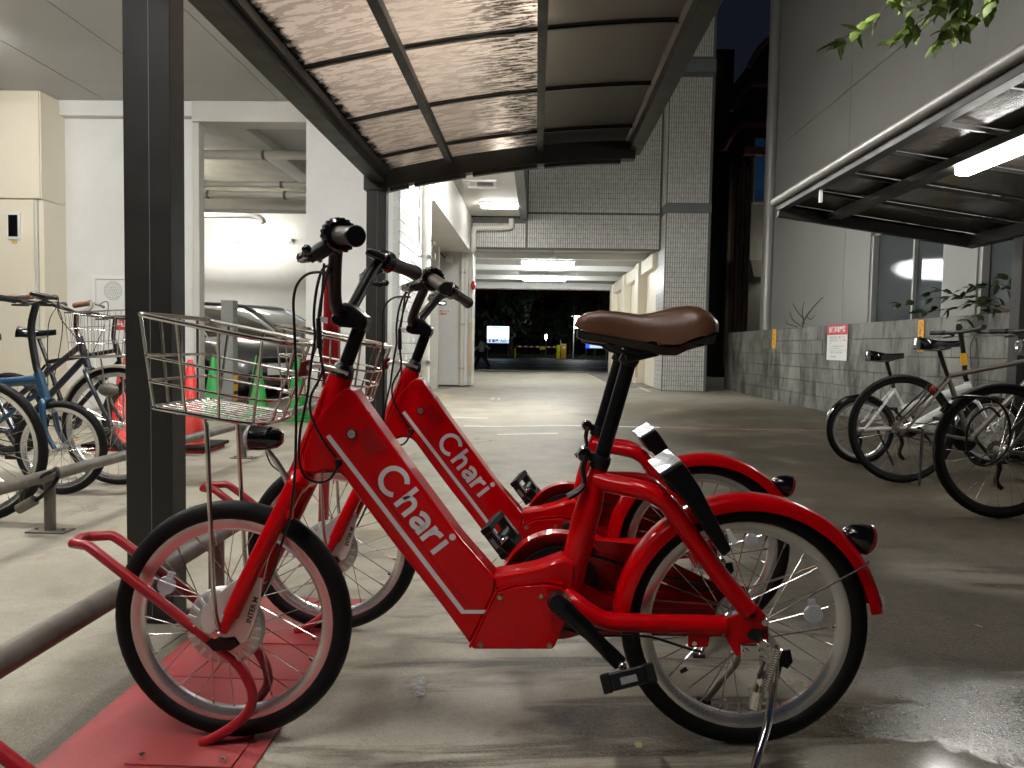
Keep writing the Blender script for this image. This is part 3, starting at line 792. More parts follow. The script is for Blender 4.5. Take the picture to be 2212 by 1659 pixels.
for a, c in zip(ribs, ribs[1:]):
    obj('roof_panel', arch(-1.075, 0.60, a + 0.018, c - 0.018, 0.006, 0.010, 20), K['smoky'], CN)

# ------------------------------------------------------------------ canopy on the right
K['dark_poly'] = mat('dark_polycarbonate', (0.075, 0.063, 0.055), 0.2, var=0.3, vscale=2.0, bump=0.25, bscale=14, stretch=(1, 0.4, 1), rvar=0.06, spec=0.6)
K['gutter'] = mat('gutter_steel', (0.26, 0.25, 0.24), 0.4, 0.8, var=0.1, vscale=12)
RC = thing('bicycle_canopy', 'dark roofed canopy on the right with a round metal gutter and lit lamp below', 'canopy', (3.7, 4, 0))


def ZQ(x): return 2.11 - 0.148 * (x - 2.07)


obj('gutter', M().tube([(2.07, -0.6, 2.126), (2.07, 6.66, 2.126)], 0.036, 14), K['gutter'], RC)
obj('front_beam', M().bb(2.085, 2.16, -0.6, 6.64, 2.045, 2.12), BA, RC, bevel=0.004)
obj('end_beam', M().beam((2.09, 6.62, ZQ(2.09) - 0.06), (3.80, 6.62, ZQ(3.8) - 0.06), 0.06, 0.11), BA, RC, bevel=0.004)
obj('back_beam', M().bb(3.70, 3.80, -0.6, 6.58, ZQ(3.75) - 0.12, ZQ(3.75) - 0.02), BA, RC, bevel=0.004)
obj('purlin', M().bb(2.50, 2.62, -0.6, 6.58, ZQ(2.56) - 0.075, ZQ(2.56) - 0.022), BA, RC, bevel=0.004)
obj('drip_bracket', M().box((2.13, 5.75, 2.03), (0.02, 0.025, 0.16)), K['white_plastic'], RC)
ry = [-0.6 + 0.6 * i for i in range(13)]
for i in range(12):
    obj('rib', M().beam((2.17, ry[i] + 0.6, ZQ(2.17) - 0.014), (3.69, ry[i] + 0.6, ZQ(3.69) - 0.014), 0.02, 0.022), BA if i not in (6, 7) else K['gutter'], RC)
    obj('roof_panel', M().add([(2.10, ry[i] + 0.02, ZQ(2.10)), (3.82, ry[i] + 0.02, ZQ(3.82)), (3.82, ry[i] + 0.58, ZQ(3.82)), (2.10, ry[i] + 0.58, ZQ(2.10)),
                              (2.10, ry[i] + 0.02, ZQ(2.10) + .004), (3.82, ry[i] + 0.02, ZQ(3.82) + .004), (3.82, ry[i] + 0.58, ZQ(3.82) + .004), (2.10, ry[i] + 0.58, ZQ(2.10) + .004)],
        [(0, 3, 2, 1), (4, 5, 6, 7), (0, 1, 5, 4), (1, 2, 6, 5), (2, 3, 7, 6), (3, 0, 4, 7)]), K['dark_poly'], RC, smooth=False)
for yp in (5.85, 2.2):
    p = obj('post', M().bb(3.71, 3.85, yp, yp + 0.12, 0.0, 1.74), BA, RC, bevel=0.004)
    obj('base_plate', M().bb(3.64, 3.90, yp - 0.05, yp + 0.18, 0.001, 0.012), BA, p)
t = lamp('bright box lamp under the dark canopy on the right', (2.59, 4.08, 1.953), (0.10, 1.24, 0.085), mat('lamp_diffuser_bright', (0.9, 0.9, 0.9), 0.5, emit=(1.0, 0.985, 0.94), estr=18), None, body=False)

# ------------------------------------------------------------------ block wall and the grey building behind it
K['block'] = mat('concrete_block', (0.215, 0.214, 0.195), 0.78, var=0.38, vscale=1.9, bump=0.3, bscale=55, dirt=0.9, dlo=0.44, dhi=0.62, dscale=3.0, dirtcol=(0.045, 0.046, 0.038), stretch=(1, 1, 0.42))
K['mortar'] = mat('mortar', (0.16, 0.155, 0.125), 0.9, var=0.3)
BW = thing('block_wall', 'stained concrete block wall behind the bicycles on the right', 'wall', (4.02, 9, 0))
obj('mortar_core', M().bb(3.962, 4.08, 2.4, 15.7, -0.01, 1.165), K['mortar'], BW, smooth=False)
bh = 1.178 / 6
for r in range(6):
    y = 2.4 - (0.2 if r % 2 else 0.0)
    while y < 15.69:
        a, c = max(y + 0.0025, 2.4), min(y + 0.3975, 15.7)
        if c - a > 0.05:
            d = rnd.uniform(-0.003, 0.003)
            obj('block', M().bb(3.95 + d, 4.095, a, c, r * bh + 0.002, (r + 1) * bh - (0.003 if r < 5 else 0)), K['block'], BW, bevel=0.004, bseg=1)
        y += 0.4
K['facade'] = mat('grey_facade_panel', (0.34, 0.34, 0.325), 0.5, var=0.05, vscale=0.7, bump=0.03, bscale=150, dirt=0.1, dirtcol=(0.25, 0.25, 0.23))
GB = thing('grey_building', 'grey panel clad building behind the block wall on the right', 'building', (6, 8, 0))
yb = [14.8, 11.38, 7.1, 2.8, -1.5]
WIN = [(8.62, 10.52), (5.9, 7.98)]
for i in range(4):
    y1, y0 = yb[i] - 0.006, yb[i + 1] + 0.006
    obj('cladding_panel', M().bb(4.6, 4.68, y0, y1, 4.756, 9.6), K['facade'], GB, bevel=0.004)
    cut = [w for w in WIN if w[0] < y1 and w[1] > y0]
    spans = [(y0, y1)]
    for w in WIN:
        ns = []
        for a, c in spans:
            if w[1] <= a or w[0] >= c: ns.append((a, c)); continue
            if w[0] > a: ns.append((a, w[0]))
            if w[1] < c: ns.append((w[1], c))
            obj('cladding_panel', M().bb(4.6, 4.68, max(a, w[0]) + 0.002, min(c, w[1]) - 0.002, 2.472, 4.744), K['facade'], GB, bevel=0.004)
            obj('cladding_panel', M().bb(4.6, 4.68, max(a, w[0]) + 0.002, min(c, w[1]) - 0.002, 0.0, 0.80), K['facade'], GB, bevel=0.004)
        spans = ns
    for a, c in spans:
        obj('cladding_panel', M().bb(4.6, 4.68, a, c, 0.0, 4.744), K['facade'], GB, bevel=0.004)
obj('wall_core', M().bb(4.86, 9, -1.5, 14.75, 0, 9.55), K['dark'], GB, smooth=False)
obj('corner_pipe', M().tube([(4.55, 14.93, 0), (4.55, 14.93, 9.4)], 0.12, 16), K['frame_grey'], GB)
for z in (2.4, 4.6, 7.0): obj('pipe_bracket', M().lathe([(0.121, -0.03), (0.128, -0.03), (0.128, 0.03), (0.121, 0.03)], (4.55, 14.93, z), n=16), K['frame_grey'], GB)
for w0, w1 in WIN:
    w = obj('window', M().bb(4.66, 4.70, w0, w1, 0.80, 0.84).merge(M().bb(4.66, 4.70, w0, w1, 2.43, 2.47)).merge(M().bb(4.62, 4.70, w1 - 0.06, w1, 0.841, 2.429)).merge(M().bb(4.62, 4.70, w0, w0 + 0.06, 0.841, 2.429)), K['frame_grey'], GB, bevel=0.003)
    mid = w0 + 0.42 * (w1 - w0)
    obj('mullion', M().bb(4.655, 4.70, mid - 0.02, mid + 0.02, 0.842, 2.428), K['frame_grey'], w)
    obj('pane', M().bb(4.705, 4.711, mid + 0.021, w1 - 0.06, 0.842, 2.428), K['window'], w, smooth=False)
    obj('pane', M().bb(4.705, 4.711, w0 + 0.061, mid - 0.021, 0.842, 2.428), K['window'], w, smooth=False)


# signs on the block wall: flat sheets
def wall_sheet(name, label, y0, y1, z0, z1, ma, cat_='sign', group=None):
    t = thing(name, label, cat_, (3.94, (y0 + y1) / 2, z0), group)
    obj('sheet', M().bb(3.938, 3.9435, y0, y1, z0, z1), ma, t)
    return t


UX, UY = (0, -1, 0), (0, 0, 1)                          # reading direction on that wall
t = wall_sheet('parking_notice', 'white notice with red header on the stained block wall', 9.55, 10.20, 0.71, 1.175, K['print_white'])
obj('header', M().bb(3.9365, 3.9378, 9.551, 10.199, 1.045, 1.174), K['print_red'], t)
xc = 9.875
put_text('lettering', '無断駐車厳禁', 0.088, (3.9355, xc, 1.108), UX, UY, K['print_white'], t, 0.0022)
for s, z, sz, ma, dy in (('無断駐車は絶対にお断りします', 1.008, 0.036, 'print_grey', 0.0), ('発見次第、直ちに', 0.970, 0.036, 'print_grey', 0.10), ('レッカー移動', 0.970, 0.036, 'print_red', -0.18),
                        ('します', 0.932, 0.034, 'print_grey', 0.22), ('レッカー費用は全額ご負担いただきます', 0.894, 0.026, 'print_grey', 0.0), ('敷地内での事故は責任を負いません', 0.866, 0.022, 'print_grey', 0.05),
                        ('管理  TEL 00-6223-0300', 0.812, 0.036, 'print_grey', 0.0), ('株式会社 管理部', 0.755, 0.024, 'print_black', 0.10)):
    put_text('lettering', s, sz, (3.9362, xc + dy, z), UX, UY, K[ma], t)
obj('rule', M().bb(3.9366, 3.9378, 9.58, 10.17, 0.841, 0.844), K['print_grey'], t)
t = wall_sheet('yellow_strip_sign', 'narrow yellow sign hanging below the grey pipe at the wall end', 12.37, 12.55, 0.86, 1.185, K['yellow'], 'sign')
put_text('lettering', '駐', 0.05, (3.9372, 12.46, 1.08), UX, UY, K['print_black'], t); put_text('lettering', '輪', 0.05, (3.9372, 12.46, 1.01), UX, UY, K['print_black'], t); put_text('lettering', '禁', 0.05, (3.9372, 12.46, 0.94), UX, UY, K['print_black'], t)
t = wall_sheet('yellow_strip_sign', 'narrow yellow no parking sign behind the black saddle', 7.70, 7.81, 0.84, 1.165, K['yellow'], 'sign')
obj('ring_symbol', M().lathe([(0.030, 0), (0.038, 0)], (3.9374, 7.755, 1.10), (1, 0, 0), 20).merge(M().beam((3.9374, 7.73, 1.125), (3.9374, 7.78, 1.075), 0.001, 0.008)), K['print_red'], t)
for i, s in enumerate('駐輪禁止'): put_text('lettering', s, 0.054, (3.9372, 7.755, 1.03 - 0.056 * i), UX, UY, K['print_black'], t, 0.0015)
t = wall_sheet('faded_notice', 'faded grey notice left of the far yellow sign', 12.70, 13.05, 0.86, 1.03, K['mortar'], 'notice')

# ------------------------------------------------------------------ behind the gap: dark house, far building
K['dark_wall'] = mat('dark_render', (0.035, 0.032, 0.028), 0.85, var=0.3, vscale=1.0, dirt=0.4)  # near-black base colour of the house and far building walls, mottled at random
K['brown_board'] = mat('rusty_board', (0.17, 0.115, 0.08), 0.75, var=0.4, vscale=3, stretch=(1, 1, 0.15))
K['drab_wall'] = mat('drab_wall', (0.36, 0.34, 0.26), 0.8, var=0.3, vscale=1.2, stretch=(1, 1, 0.25))
K['eave'] = mat('eave_red_brown', (0.22, 0.09, 0.075), 0.6, var=0.2)
K['blue_glass'] = mat('blue_glass_faint_glow', (0.04, 0.16, 0.42), 0.25, emit=(0.02, 0.07, 0.16), estr=0.03)  # faint glow added so the unlit pane shows blue in the dark
DH = thing('dark_house', 'dark weathered house in the gap between the tiled pillar and the grey building', 'house', (8, 23, 0))
prof = [(5.35, 0), (5.35, 6.6), (5.75, 8.2), (6.35, 9.6), (7.2, 10.6), (12, 10.75), (12, 0)]
obj('wall', M().prism([(x, z) for x, z in prof], 22.6, 27), K['dark_wall'], DH, smooth=False)
for z, dx in ((9.9, 0.9), (8.6, 0.45), (7.45, 0.2)):
    obj('eave', M().tube(cat([(5.2 + dx, 22.45, z - 0.75), (5.6 + dx, 22.4, z - 0.12), (6.3 + dx, 22.35, z), (12, 22.35, z)], 5), 0.10, 8, flat=1.6), K['eave'], DH)
obj('wall_front', M().bb(6.25, 12, 22.3, 22.59, 0, 6.5), K['drab_wall'], DH, smooth=False)
for i in range(5):
    x = 5.62 + i * 0.125; obj('board', M().bb(x, x + 0.10, 22.42 + 0.02 * (i % 2), 22.59, 0.3, 6.4 - 0.1 * (i % 3)), K['brown_board'], DH)
obj('gable_beam', M().bb(5.95, 12, 22.1, 22.29, 6.52, 6.75), K['eave'], DH)
a = P(1628, 435, 22.28); c = P(1668, 300, 22.28)
w = obj('window', M().bb(a.x - 0.05, a.x, 22.2, 22.29, a.z - 0.06, c.z).merge(M().bb(a.x, c.x, 22.2, 22.29, a.z - 0.06, a.z)), K['drab_wall'], DH)
obj('pane', M().bb(a.x + 0.002, c.x, 22.26, 22.29, a.z + 0.002, c.z), K['blue_glass'], w, smooth=False)
a = P(1622, 600, 22.2); c = P(1668, 562, 22.2)
obj('awning', M().add([(a.x, 21.9, a.z), (c.x, 21.9, a.z), (c.x, 22.29, c.z), (a.x, 22.29, c.z), (a.x, 22.29, a.z), (c.x, 22.29, a.z)], [(0, 1, 2, 3), (0, 3, 4), (1, 5, 2), (0, 4, 5, 1)]), K['drab_wall'], DH, smooth=False)
t = thing('fill_lamp', 'added fill lamp on the dark house, hidden behind the grey building', 'lamp', (7.75, 22.0, 3.4))  # unseen lamp added only to light the front of the house
obj('lamp_shade', M().box((7.75, 22.05, 3.4), (.30, .2, .34)), K['lamp_body'], t, bevel=.02)
obj('diffuser', M().box((7.75, 21.90, 3.4), (.26, .09, .30)), K['lamp'], t, bevel=.02)
obj('lamp_arm', M().tube([(7.75, 22.15, 3.4), (7.75, 22.3, 3.4)], .03, 8), K['steel'], t)
FB = thing('far_building', 'distant dark building with two small lit windows beside the tiled pillar', 'building', (9.7, 42, 0))
obj('wall', M().bb(9.1, 10.1, 40.1, 44, RZ, 16.6), K['dark_wall'], FB, smooth=False)
K['lit_window'] = mat('lit_window', (0.8, 0.8, 0.7), 0.5, emit=(1.0, 1.0, 0.62), estr=0.9)
for y0, y1, x1 in ((159, 132, 1541), (206, 193, 1539)):
    a = P(1526, y0, 40.05); c = P(x1, y1, 40.05)
    obj('window', M().bb(a.x, c.x, 40.03, 40.099, a.z, c.z), K['lit_window'], FB, smooth=False)

# ------------------------------------------------------------------ across the street
DS = 75.0


def at(x, D): return (x - 1159) * D / F


K['sign_blue'] = mat('sign_blue', (0.02, 0.06, 0.30), 0.5)
K['sign_lit'] = mat('lit_sign_face', (0.7, 0.85, 0.9), 0.5, emit=(0.72, 0.92, 1.0), estr=0.9)
K['sign_dimlit'] = mat('lit_sign_lower', (0.6, 0.7, 0.85), 0.5, emit=(0.6, 0.75, 1.0), estr=0.32)
K['cyan'] = mat('sign_cyan', (0.1, 0.6, 0.7), 0.5, emit=(0.2, 0.8, 1.0), estr=0.9)
K['post_grey'] = mat('post_grey', (0.5, 0.5, 0.55), 0.5)
t = thing('illuminated_sign', 'lit white and blue signboard on two posts across the street', 'sign', (at(1075, 70), 70, RZ))
x0, x1 = at(1052, 70), at(1099, 70)
zz = lambda y: P(1075, y, 70).z
obj('board', M().bb(x0, x1, 69.9, 70.1, zz(732), zz(705)), K['sign_lit'], t)
obj('lower_panel', M().bb(x0, x1, 69.88, 70.1, zz(741), zz(732.5)), K['sign_dimlit'], t)
obj('blue_band', M().bb(x0, x1, 69.86, 70.1, zz(745), zz(741.2)), K['sign_blue'], t)
obj('cyan_header', M().bb(at(1062, 70), at(1080, 70), 69.86, 69.895, zz(709), zz(705.5)), K['cyan'], t)
put_text('lettering', '駐車場  入口', 0.30, (at(1075, 70), 69.86, zz(736.8)), (1, 0, 0), (0, 0, 1), K['sign_blue'], t, 0.01)
for px in (1053, 1098): obj('post', M().tube([(at(px, 70), 70.15, RZ), (at(px, 70), 70.15, zz(742))], 0.05, 8), K['post_grey'], t)
t = thing('illuminated_sign', 'blue and white signboard half hidden behind the brown saddles', 'sign', (at(1290, 70), 70, RZ))
obj('blue_end', M().bb(at(1265, 70), at(1273, 70), 69.9, 70.1, P(1270, 752, 70).z, P(1270, 738, 70).z), mat('sign_blue_lit', (0.03, 0.06, 0.5), 0.5, emit=(0.03, 0.08, 0.8), estr=0.6), t)
obj('board', M().bb(at(1273.3, 70), at(1312, 70), 69.9, 70.1, P(1290, 752, 70).z, P(1290, 738, 70).z), K['sign_dimlit'], t)
for px in (1266, 1310): obj('post', M().tube([(at(px, 70), 70.15, RZ), (at(px, 70), 70.15, P(px, 752, 70).z)], 0.05, 8), K['post_grey'], t)
# barrier
K['bar_yellow'] = mat('barrier_yellow', (0.85, 0.80, 0.02), 0.45)
K['cab_yellow'] = mat('cabinet_yellow', (0.75, 0.40, 0.02), 0.5)
K['bar_red'] = mat('barrier_red', (0.65, 0.02, 0.05), 0.5)
K['bar_white'] = mat('barrier_white', (0.85, 0.85, 0.8), 0.5)
t = thing('barrier_gate', 'yellow parking barrier with red and white boom across the street', 'barrier', (at(1206, DS), DS, RZ))
zb = lambda y: P(1180, y, DS).z
obj('cabinet', M().bb(at(1202, DS), at(1210, DS), DS - 0.2, DS + 0.2, RZ, zb(745)), K['bar_yellow'], t, bevel=0.03)
n = 14
for i in range(n):
    a, c = at(1114 + (1201 - 1114) * i / n, DS), at(1114 + (1201 - 1114) * (i + 1) / n, DS)
    obj('boom_section', M().bb(a, c - 0.002, DS - 0.05, DS + 0.05, zb(751), zb(748)), K['bar_red'] if i % 2 == 0 else K['bar_white'], t)
obj('boom_sign', M().bb(at(1166, DS), at(1178, DS), DS - 0.08, DS - 0.06, zb(755), zb(748.5)), K['bar_yellow'], t)
obj('boom_rest', M().tube([(at(1113, DS), DS, RZ), (at(1113, DS), DS, zb(753))], 0.05, 8), K['bar_yellow'], t)
t = thing('ticket_machine', 'ochre ticket machine beside the parking barrier', 'machine', (at(1217, DS), DS, RZ))
obj('cabinet', M().bb(at(1211.5, DS), at(1223, DS), DS - 0.25, DS + 0.25, RZ, zb(742)), K['cab_yellow'], t, bevel=0.02)
obj('sticker', M().bb(at(1215, DS), at(1221, DS), DS - 0.262, DS - 0.252, zb(752), zb(748)), K['bar_white'], t)
obj('stub_post', M().tube([(at(1211, DS), DS + 0.5, RZ), (at(1211, DS), DS + 0.5, zb(733))], 0.04, 8), K['post_grey'], t)
K['street_glow'] = mat('street_lamp_glow', (0.9, 0.9, 0.9), 0.5, emit=(0.95, 1.0, 0.95), estr=14.0)
t = thing('street_lamp', 'street lamp with tall glowing panel beside the saddle tip', 'street lamp', (at(1238, DS), DS, RZ))
obj('pole', M().tube([(at(1238, DS), DS, RZ), (at(1239, DS), DS, zb(665))], 0.05, 8), K['post_grey'], t)
obj('light_panel', M().bb(at(1238, DS), at(1249, DS), DS - 1.6, DS - 1.5, zb(709), zb(683)), K['street_glow'], t, bevel=0.05)
obj('cross_arm', M().bb(at(1231, DS), at(1252, DS), DS - 1.6, DS + 0.05, zb(683), zb(681)), K['post_grey'], t)
t = thing('street_lamp', 'small glowing garden lamp between the dark trees', 'street lamp', (at(1179, 85), 85, RZ))
obj('globe', M().ball((at(1179, 85), 85, P(1179, 728, 85).z), (0.12, 0.12, 0.32)), K['street_glow'], t)
obj('pole', M().tube([(at(1179, 85), 85, RZ), (at(1179, 85), 85, P(1179, 734, 85).z)], 0.04, 8), K['post_grey'], t)

K['leaf_dark'] = mat('night_leaf', (0.045, 0.065, 0.022), 0.6, var=0.4, vscale=0.8)
K['bark'] = mat('bark', (0.10, 0.075, 0.05), 0.9, var=0.3, vscale=5)


def tree(label, x, y, h, r, seed, n=520, ls=0.45):
    rr = random.Random(seed)
    t = thing('tree', label, 'tree', (x, y, RZ), 'trees across the street')
    tr = M().tube(cat([(x, y, RZ), (x + rr.uniform(-.2, .2), y, RZ + h * 0.3), (x + rr.uniform(-.4, .4), y, RZ + h * 0.75)], 4), [0.22, 0.08], 8)
    for k in range(5):
        a = rr.uniform(0, 6.28); z = RZ + h * rr.uniform(0.3, 0.5)
        tr.tube(cat([(x, y, z), (x + cos(a) * r * .4, y + sin(a) * r * .4, z + h * .12), (x + cos(a) * r * .75, y + sin(a) * r * .75, z + h * .22)], 3), [0.09, 0.03], 6)
    obj('trunk', tr, K['bark'], t)
    m = M()
    cl = [(rr.gauss(0, 1), rr.gauss(0, 1), rr.uniform(-1, 1)) for _ in range(26)]
    for k in range(n):
        c = cl[k % len(cl)]; q = V(c); q = q / max(q.length, 1e-3) * min(q.length, 1.0)
        p = V((x, y, RZ + h * 0.62)) + V((q.x * r * .8, q.y * r * .8, q.z * h * 0.34)) + V((rr.gauss(0, r * .16), rr.gauss(0, r * .16), rr.gauss(0, h * .06)))
        u = V((rr.gauss(0, 1), rr.gauss(0, 1), rr.gauss(0, 1))).normalized(); w = u.orthogonal().normalized(); s = ls * rr.uniform(.6, 1.3)
        m.add([p - u * s, p + w * s * .6, p + u * s, p - w * s * .6], [(0, 1, 2, 3)])
    obj('crown', m, K['leaf_dark'], t, smooth=False)


tree('tall dark tree rising behind the lit signboard', at(1106, 84), 84, 9.2, 3.4, 1)
tree('dark tree filling the right end of the street view', at(1285, 88), 88, 8.6, 3.4, 2)
tree('lower rounded tree above the barrier boom', at(1170, 95), 95, 6.0, 3.2, 3)
tree('bushy tree right behind the street lamp', at(1232, 92), 92, 6.4, 2.6, 4)
tree('small leafy tree left of the lit signboard', at(1040, 78), 78, 4.6, 1.9, 5, 340, 0.35)
tree('dark tree behind the walking person', at(1012, 90), 90, 7.2, 3.2, 6)
K['verge'] = mat('grass_verge', (0.05, 0.06, 0.02), 0.9, var=0.4, vscale=1.5)
m = M()
for k in range(2600):
    x = rnd.uniform(-22, 24); y = rnd.uniform(76.5, 84); h = rnd.uniform(0.15, 0.5); dx, dy = rnd.uniform(-.2, .2), rnd.uniform(-.1, .1)
    m.add([(x - .08, y, RZ), (x + .08, y, RZ), (x + dx, y + dy, RZ + h)], [(0, 1, 2)])
tag(obj('grass', m, K['verge'], smooth=False), kind='stuff')
m = M()
for k in range(2600):
    x = rnd.uniform(-60, 60); y = rnd.uniform(96, 108); z = RZ + rnd.uniform(0, 1) ** 0.7 * (4.6 + 1.2 * sin(x * .4) + 0.8 * sin(x * 1.1 + 2))
    u = V((rnd.gauss(0, 1), rnd.gauss(0, 1), rnd.gauss(0, 1))).normalized(); w = u.orthogonal().normalized(); s = rnd.uniform(.4, .9)
    m.add([V((x, y, z)) - u * s, V((x, y, z)) + w * s * .7, V((x, y, z)) + u * s, V((x, y, z)) - w * s * .7], [(0, 1, 2, 3)])
tag(obj('woods', m, K['leaf_dark'], smooth=False), kind='stuff')
# ------------------------------------------------------------------ red rental bicycles
BD = 1.525
O1 = V((0.10, BD, 0.0))
K['red'] = mat('red_paint', (0.54, 0.0, 0.003), 0.36, coat=0.8, crough=0.03, cior=1.3, var=0.05, vscale=3, spec=0.08)
K['red_dark'] = mat('red_battery_cover', (0.33, 0.001, 0.004), 0.34, coat=0.2, spec=0.3)
K['red_line'] = mat('red_seam', (0.13, 0.002, 0.004), 0.5)
K['rack_red'] = mat('rack_red_paint', (0.34, 0.006, 0.014), 0.40, var=0.12, vscale=9, coat=0.3, crough=0.2, rvar=0.08)
K['plate_red'] = mat('worn_red_plate', (0.34, 0.045, 0.047), 0.42, var=0.25, vscale=3, rvar=0.10, dirt=0.22, dirtcol=(0.30, 0.15, 0.13), bump=0.05, bscale=90)
K['rim'] = mat('rim_alloy', (0.74, 0.735, 0.725), 0.27, 0.92, var=0.06, vscale=20)
K['hub_alloy'] = mat('hub_alloy', (0.56, 0.555, 0.545), 0.38, 0.85, var=0.08, vscale=25)
K['brake_plate'] = mat('brake_plate', (0.70, 0.69, 0.67), 0.4, 0.5)
K['leather'] = mat('brown_leather', (0.098, 0.040, 0.018), 0.36, var=0.10, vscale=18, bump=0.10, bscale=420, coat=0.08, crough=0.35)
K['grip'] = mat('brown_grip', (0.050, 0.034, 0.028), 0.55, bump=0.1, bscale=300)
K['letter'] = mat('light_grey_lettering', (0.66, 0.65, 0.65), 0.34)
K['reflector'] = mat('clear_reflector', (0.75, 0.75, 0.80), 0.18, bump=0.9, bscale=330, coat=1.0)
K['tail_red'] = mat('tail_lens', (0.20, 0.006, 0.008), 0.15, coat=1.0)
K['bolt'] = mat('bolt_head', (0.42, 0.36, 0.26), 0.35, 1.0)
K['mirror_plate'] = mat('polished_plate', (0.86, 0.86, 0.86), 0.10, 0.6)


def B(x, y, dy=0.0): return P(x, y, BD + dy) - O1


def Wd(X, dy, Z): return V((X, BD + dy, Z)) - O1


def xz(pts, dy=0.0): return [((q := B(x, y, dy)).x, q.z) for x, y in pts]


def mir(p): return V((p[0], -p[1], p[2]))


RW_ = 0.2535                                            # wheel radius
HF = B(505, 1336); HR = B(1605, 1345)
HF.z = RW_ - 0.020; HR.z = RW_ + 0.001


def wheel(name, parent, c, R, tyre_r, rim_ma, nsp=28, hubr=0.022, lean=None, spoke_r=0.0012, seed=1, tyre_ma=None, rim_w=0.013, n=56):
    w = sub(name, parent)
    rt = tyre_r; k = []
    for i in range(14):
        a = 2 * pi * i / 14; k.append((R - rt + rt * cos(a), rt * 0.98 * sin(a)))
    obj('tyre', M().lathe(k, c, (0, 1, 0), n, ringclosed=True), tyre_ma or K['rubber'], w)
    ro = R - 2 * rt + 0.006; ri = ro - 0.026
    prof = [(ro, -rim_w), (ro, rim_w), (ro - 0.016, rim_w * 0.95), (ri, rim_w * 0.35), (ri, -rim_w * 0.35), (ro - 0.016, -rim_w * 0.95)]
    obj('rim', M().lathe(prof, c, (0, 1, 0), n, ringclosed=True), rim_ma, w)
    sp = M()
    for i in range(nsp):
        a = 2 * pi * i / nsp; side = 1 if i % 2 else -1; tw = (0.55 if (i // 2) % 2 else -0.55)
        p0 = c + V((hubr * cos(a + tw * 2.2), side * 0.028, hubr * sin(a + tw * 2.2))); p1 = c + V(((ri + .001) * cos(a), side * 0.002, (ri + .001) * sin(a)))
        sp.tube([p0, p1], spoke_r, 4)
        e = p1 + (p0 - p1).normalized() * 0.013; sp.tube([p1, e], spoke_r * 1.9, 5)
    tag(obj('spokes', sp, K['wire'], w), kind='stuff')
    return w


BK = thing('rental_bicycle', 'red rental bicycle nearest the camera with brown saddle and wire basket', 'bicycle', (0, 0, 0), 'red rental bicycles in the rack')
wf = wheel('front_wheel', BK, HF, RW_, 0.0215, K['rim'], 28, 0.036)
wr = wheel('rear_wheel', BK, HR, RW_, 0.0215, K['rim'], 28, 0.026)
# front hub with roller brake
hp = [(0.0, -0.052), (0.030, -0.052), (0.070, -0.050), (0.079, -0.044), (0.082, -0.036), (0.078, -0.030), (0.040, -0.024), (0.034, 0.03), (0.030, 0.045), (0.0, 0.045)]
obj('hub_drum', M().lathe(hp, HF, (0, 1, 0), 40), K['hub_alloy'], wf)
fins = M()
for i in range(22):
    a = 2 * pi * i / 22; u = V((cos(a), 0, sin(a))); fins.beam(HF + u * 0.060 + V((0, -0.0515, 0)), HF + u * 0.077 + V((0, -0.049, 0)), 0.006, 0.004, up=(0, 1, 0))
tag(obj('cooling_fins', fins, K['brake_plate'], wf), kind='stuff')
obj('brake_plate', M().prism(xz([(440, 1366), (433, 1340), (437, 1312), (462, 1290), (516, 1247), (540, 1244), (566, 1250), (562, 1290), (550, 1350), (534, 1384), (520, 1390), (507, 1374), (486, 1378), (462, 1371)], -0.058), -0.060, -0.0535), K['brake_plate'], BK, bevel=0.002)
obj('cable_anchor', M().prism(xz([(445, 1386), (462, 1374), (486, 1380), (507, 1377), (518, 1392), (500, 1404), (462, 1405)], -0.058), -0.063, -0.054), K['black'], BK, bevel=0.002)
obj('axle_nut', M().lathe([(0, -0.014), (0.008, -0.014), (0.011, -0.006), (0.011, 0.010), (0, 0.010)], HF + V((0, -0.080, 0)), (0, 1, 0), 6), K['chrome'], BK)
obj('axle_nut', M().lathe([(0, -0.010), (0.011, -0.010), (0.011, 0.006), (0.008, 0.014), (0, 0.014)], HF + V((0, 0.080, 0)), (0, 1, 0), 6), K['chrome'], BK)
put_text('lettering', 'NEXUS', 0.0135, B(527, 1279, -0.0608), B(560, 1228) - B(527, 1279), B(515, 1272) - B(527, 1279), K['print_grey'], BK)
put_text('lettering', 'INTER M', 0.015, B(545, 1318, -0.0608), B(560, 1270) - B(545, 1318), B(535, 1315) - B(545, 1318), K['print_black'], BK, 0.0004)
# fork
crown = M().tube([B(636, 1056, -0.052), B(645, 1040, -0.03), B(650, 1032, 0), mir(B(645, 1040, -0.03)), mir(B(636, 1056, -0.052))], [0.019, 0.024, 0.027, 0.024, 0.019], 12)
obj('fork_crown', crown, K['red'], BK)
nb = [B(639, 1046, -0.054), B(618, 1088, -0.058), B(575, 1172, -0.064), B(530, 1262, -0.068), B(499, 1328, -0.070)]
obj('fork_blade', M().tube(cat(nb, 4), [0.0195, 0.0165], 14), K['red'], BK)
obj('fork_blade', M().tube([mir(p) for p in cat(nb, 4)], [0.0195, 0.0165], 14), K['red'], BK)
tab = M().tube([B(499, 1328, -0.070), B(490, 1346, -0.072), B(480, 1362, -0.073)], [0.014, 0.011, 0.012], 10)
obj('fork_end', tab, K['red'], BK); obj('fork_end', M().tube([mir(p) for p in [B(499, 1328, -0.070), B(490, 1346, -0.072), B(480, 1362, -0.073)]], [0.014, 0.011, 0.012], 10), K['red'], BK)
obj('cable_clip', M().box(B(626, 1112, -0.076), (0.014, 0.008, 0.018)), K['red'], BK, bevel=0.002)
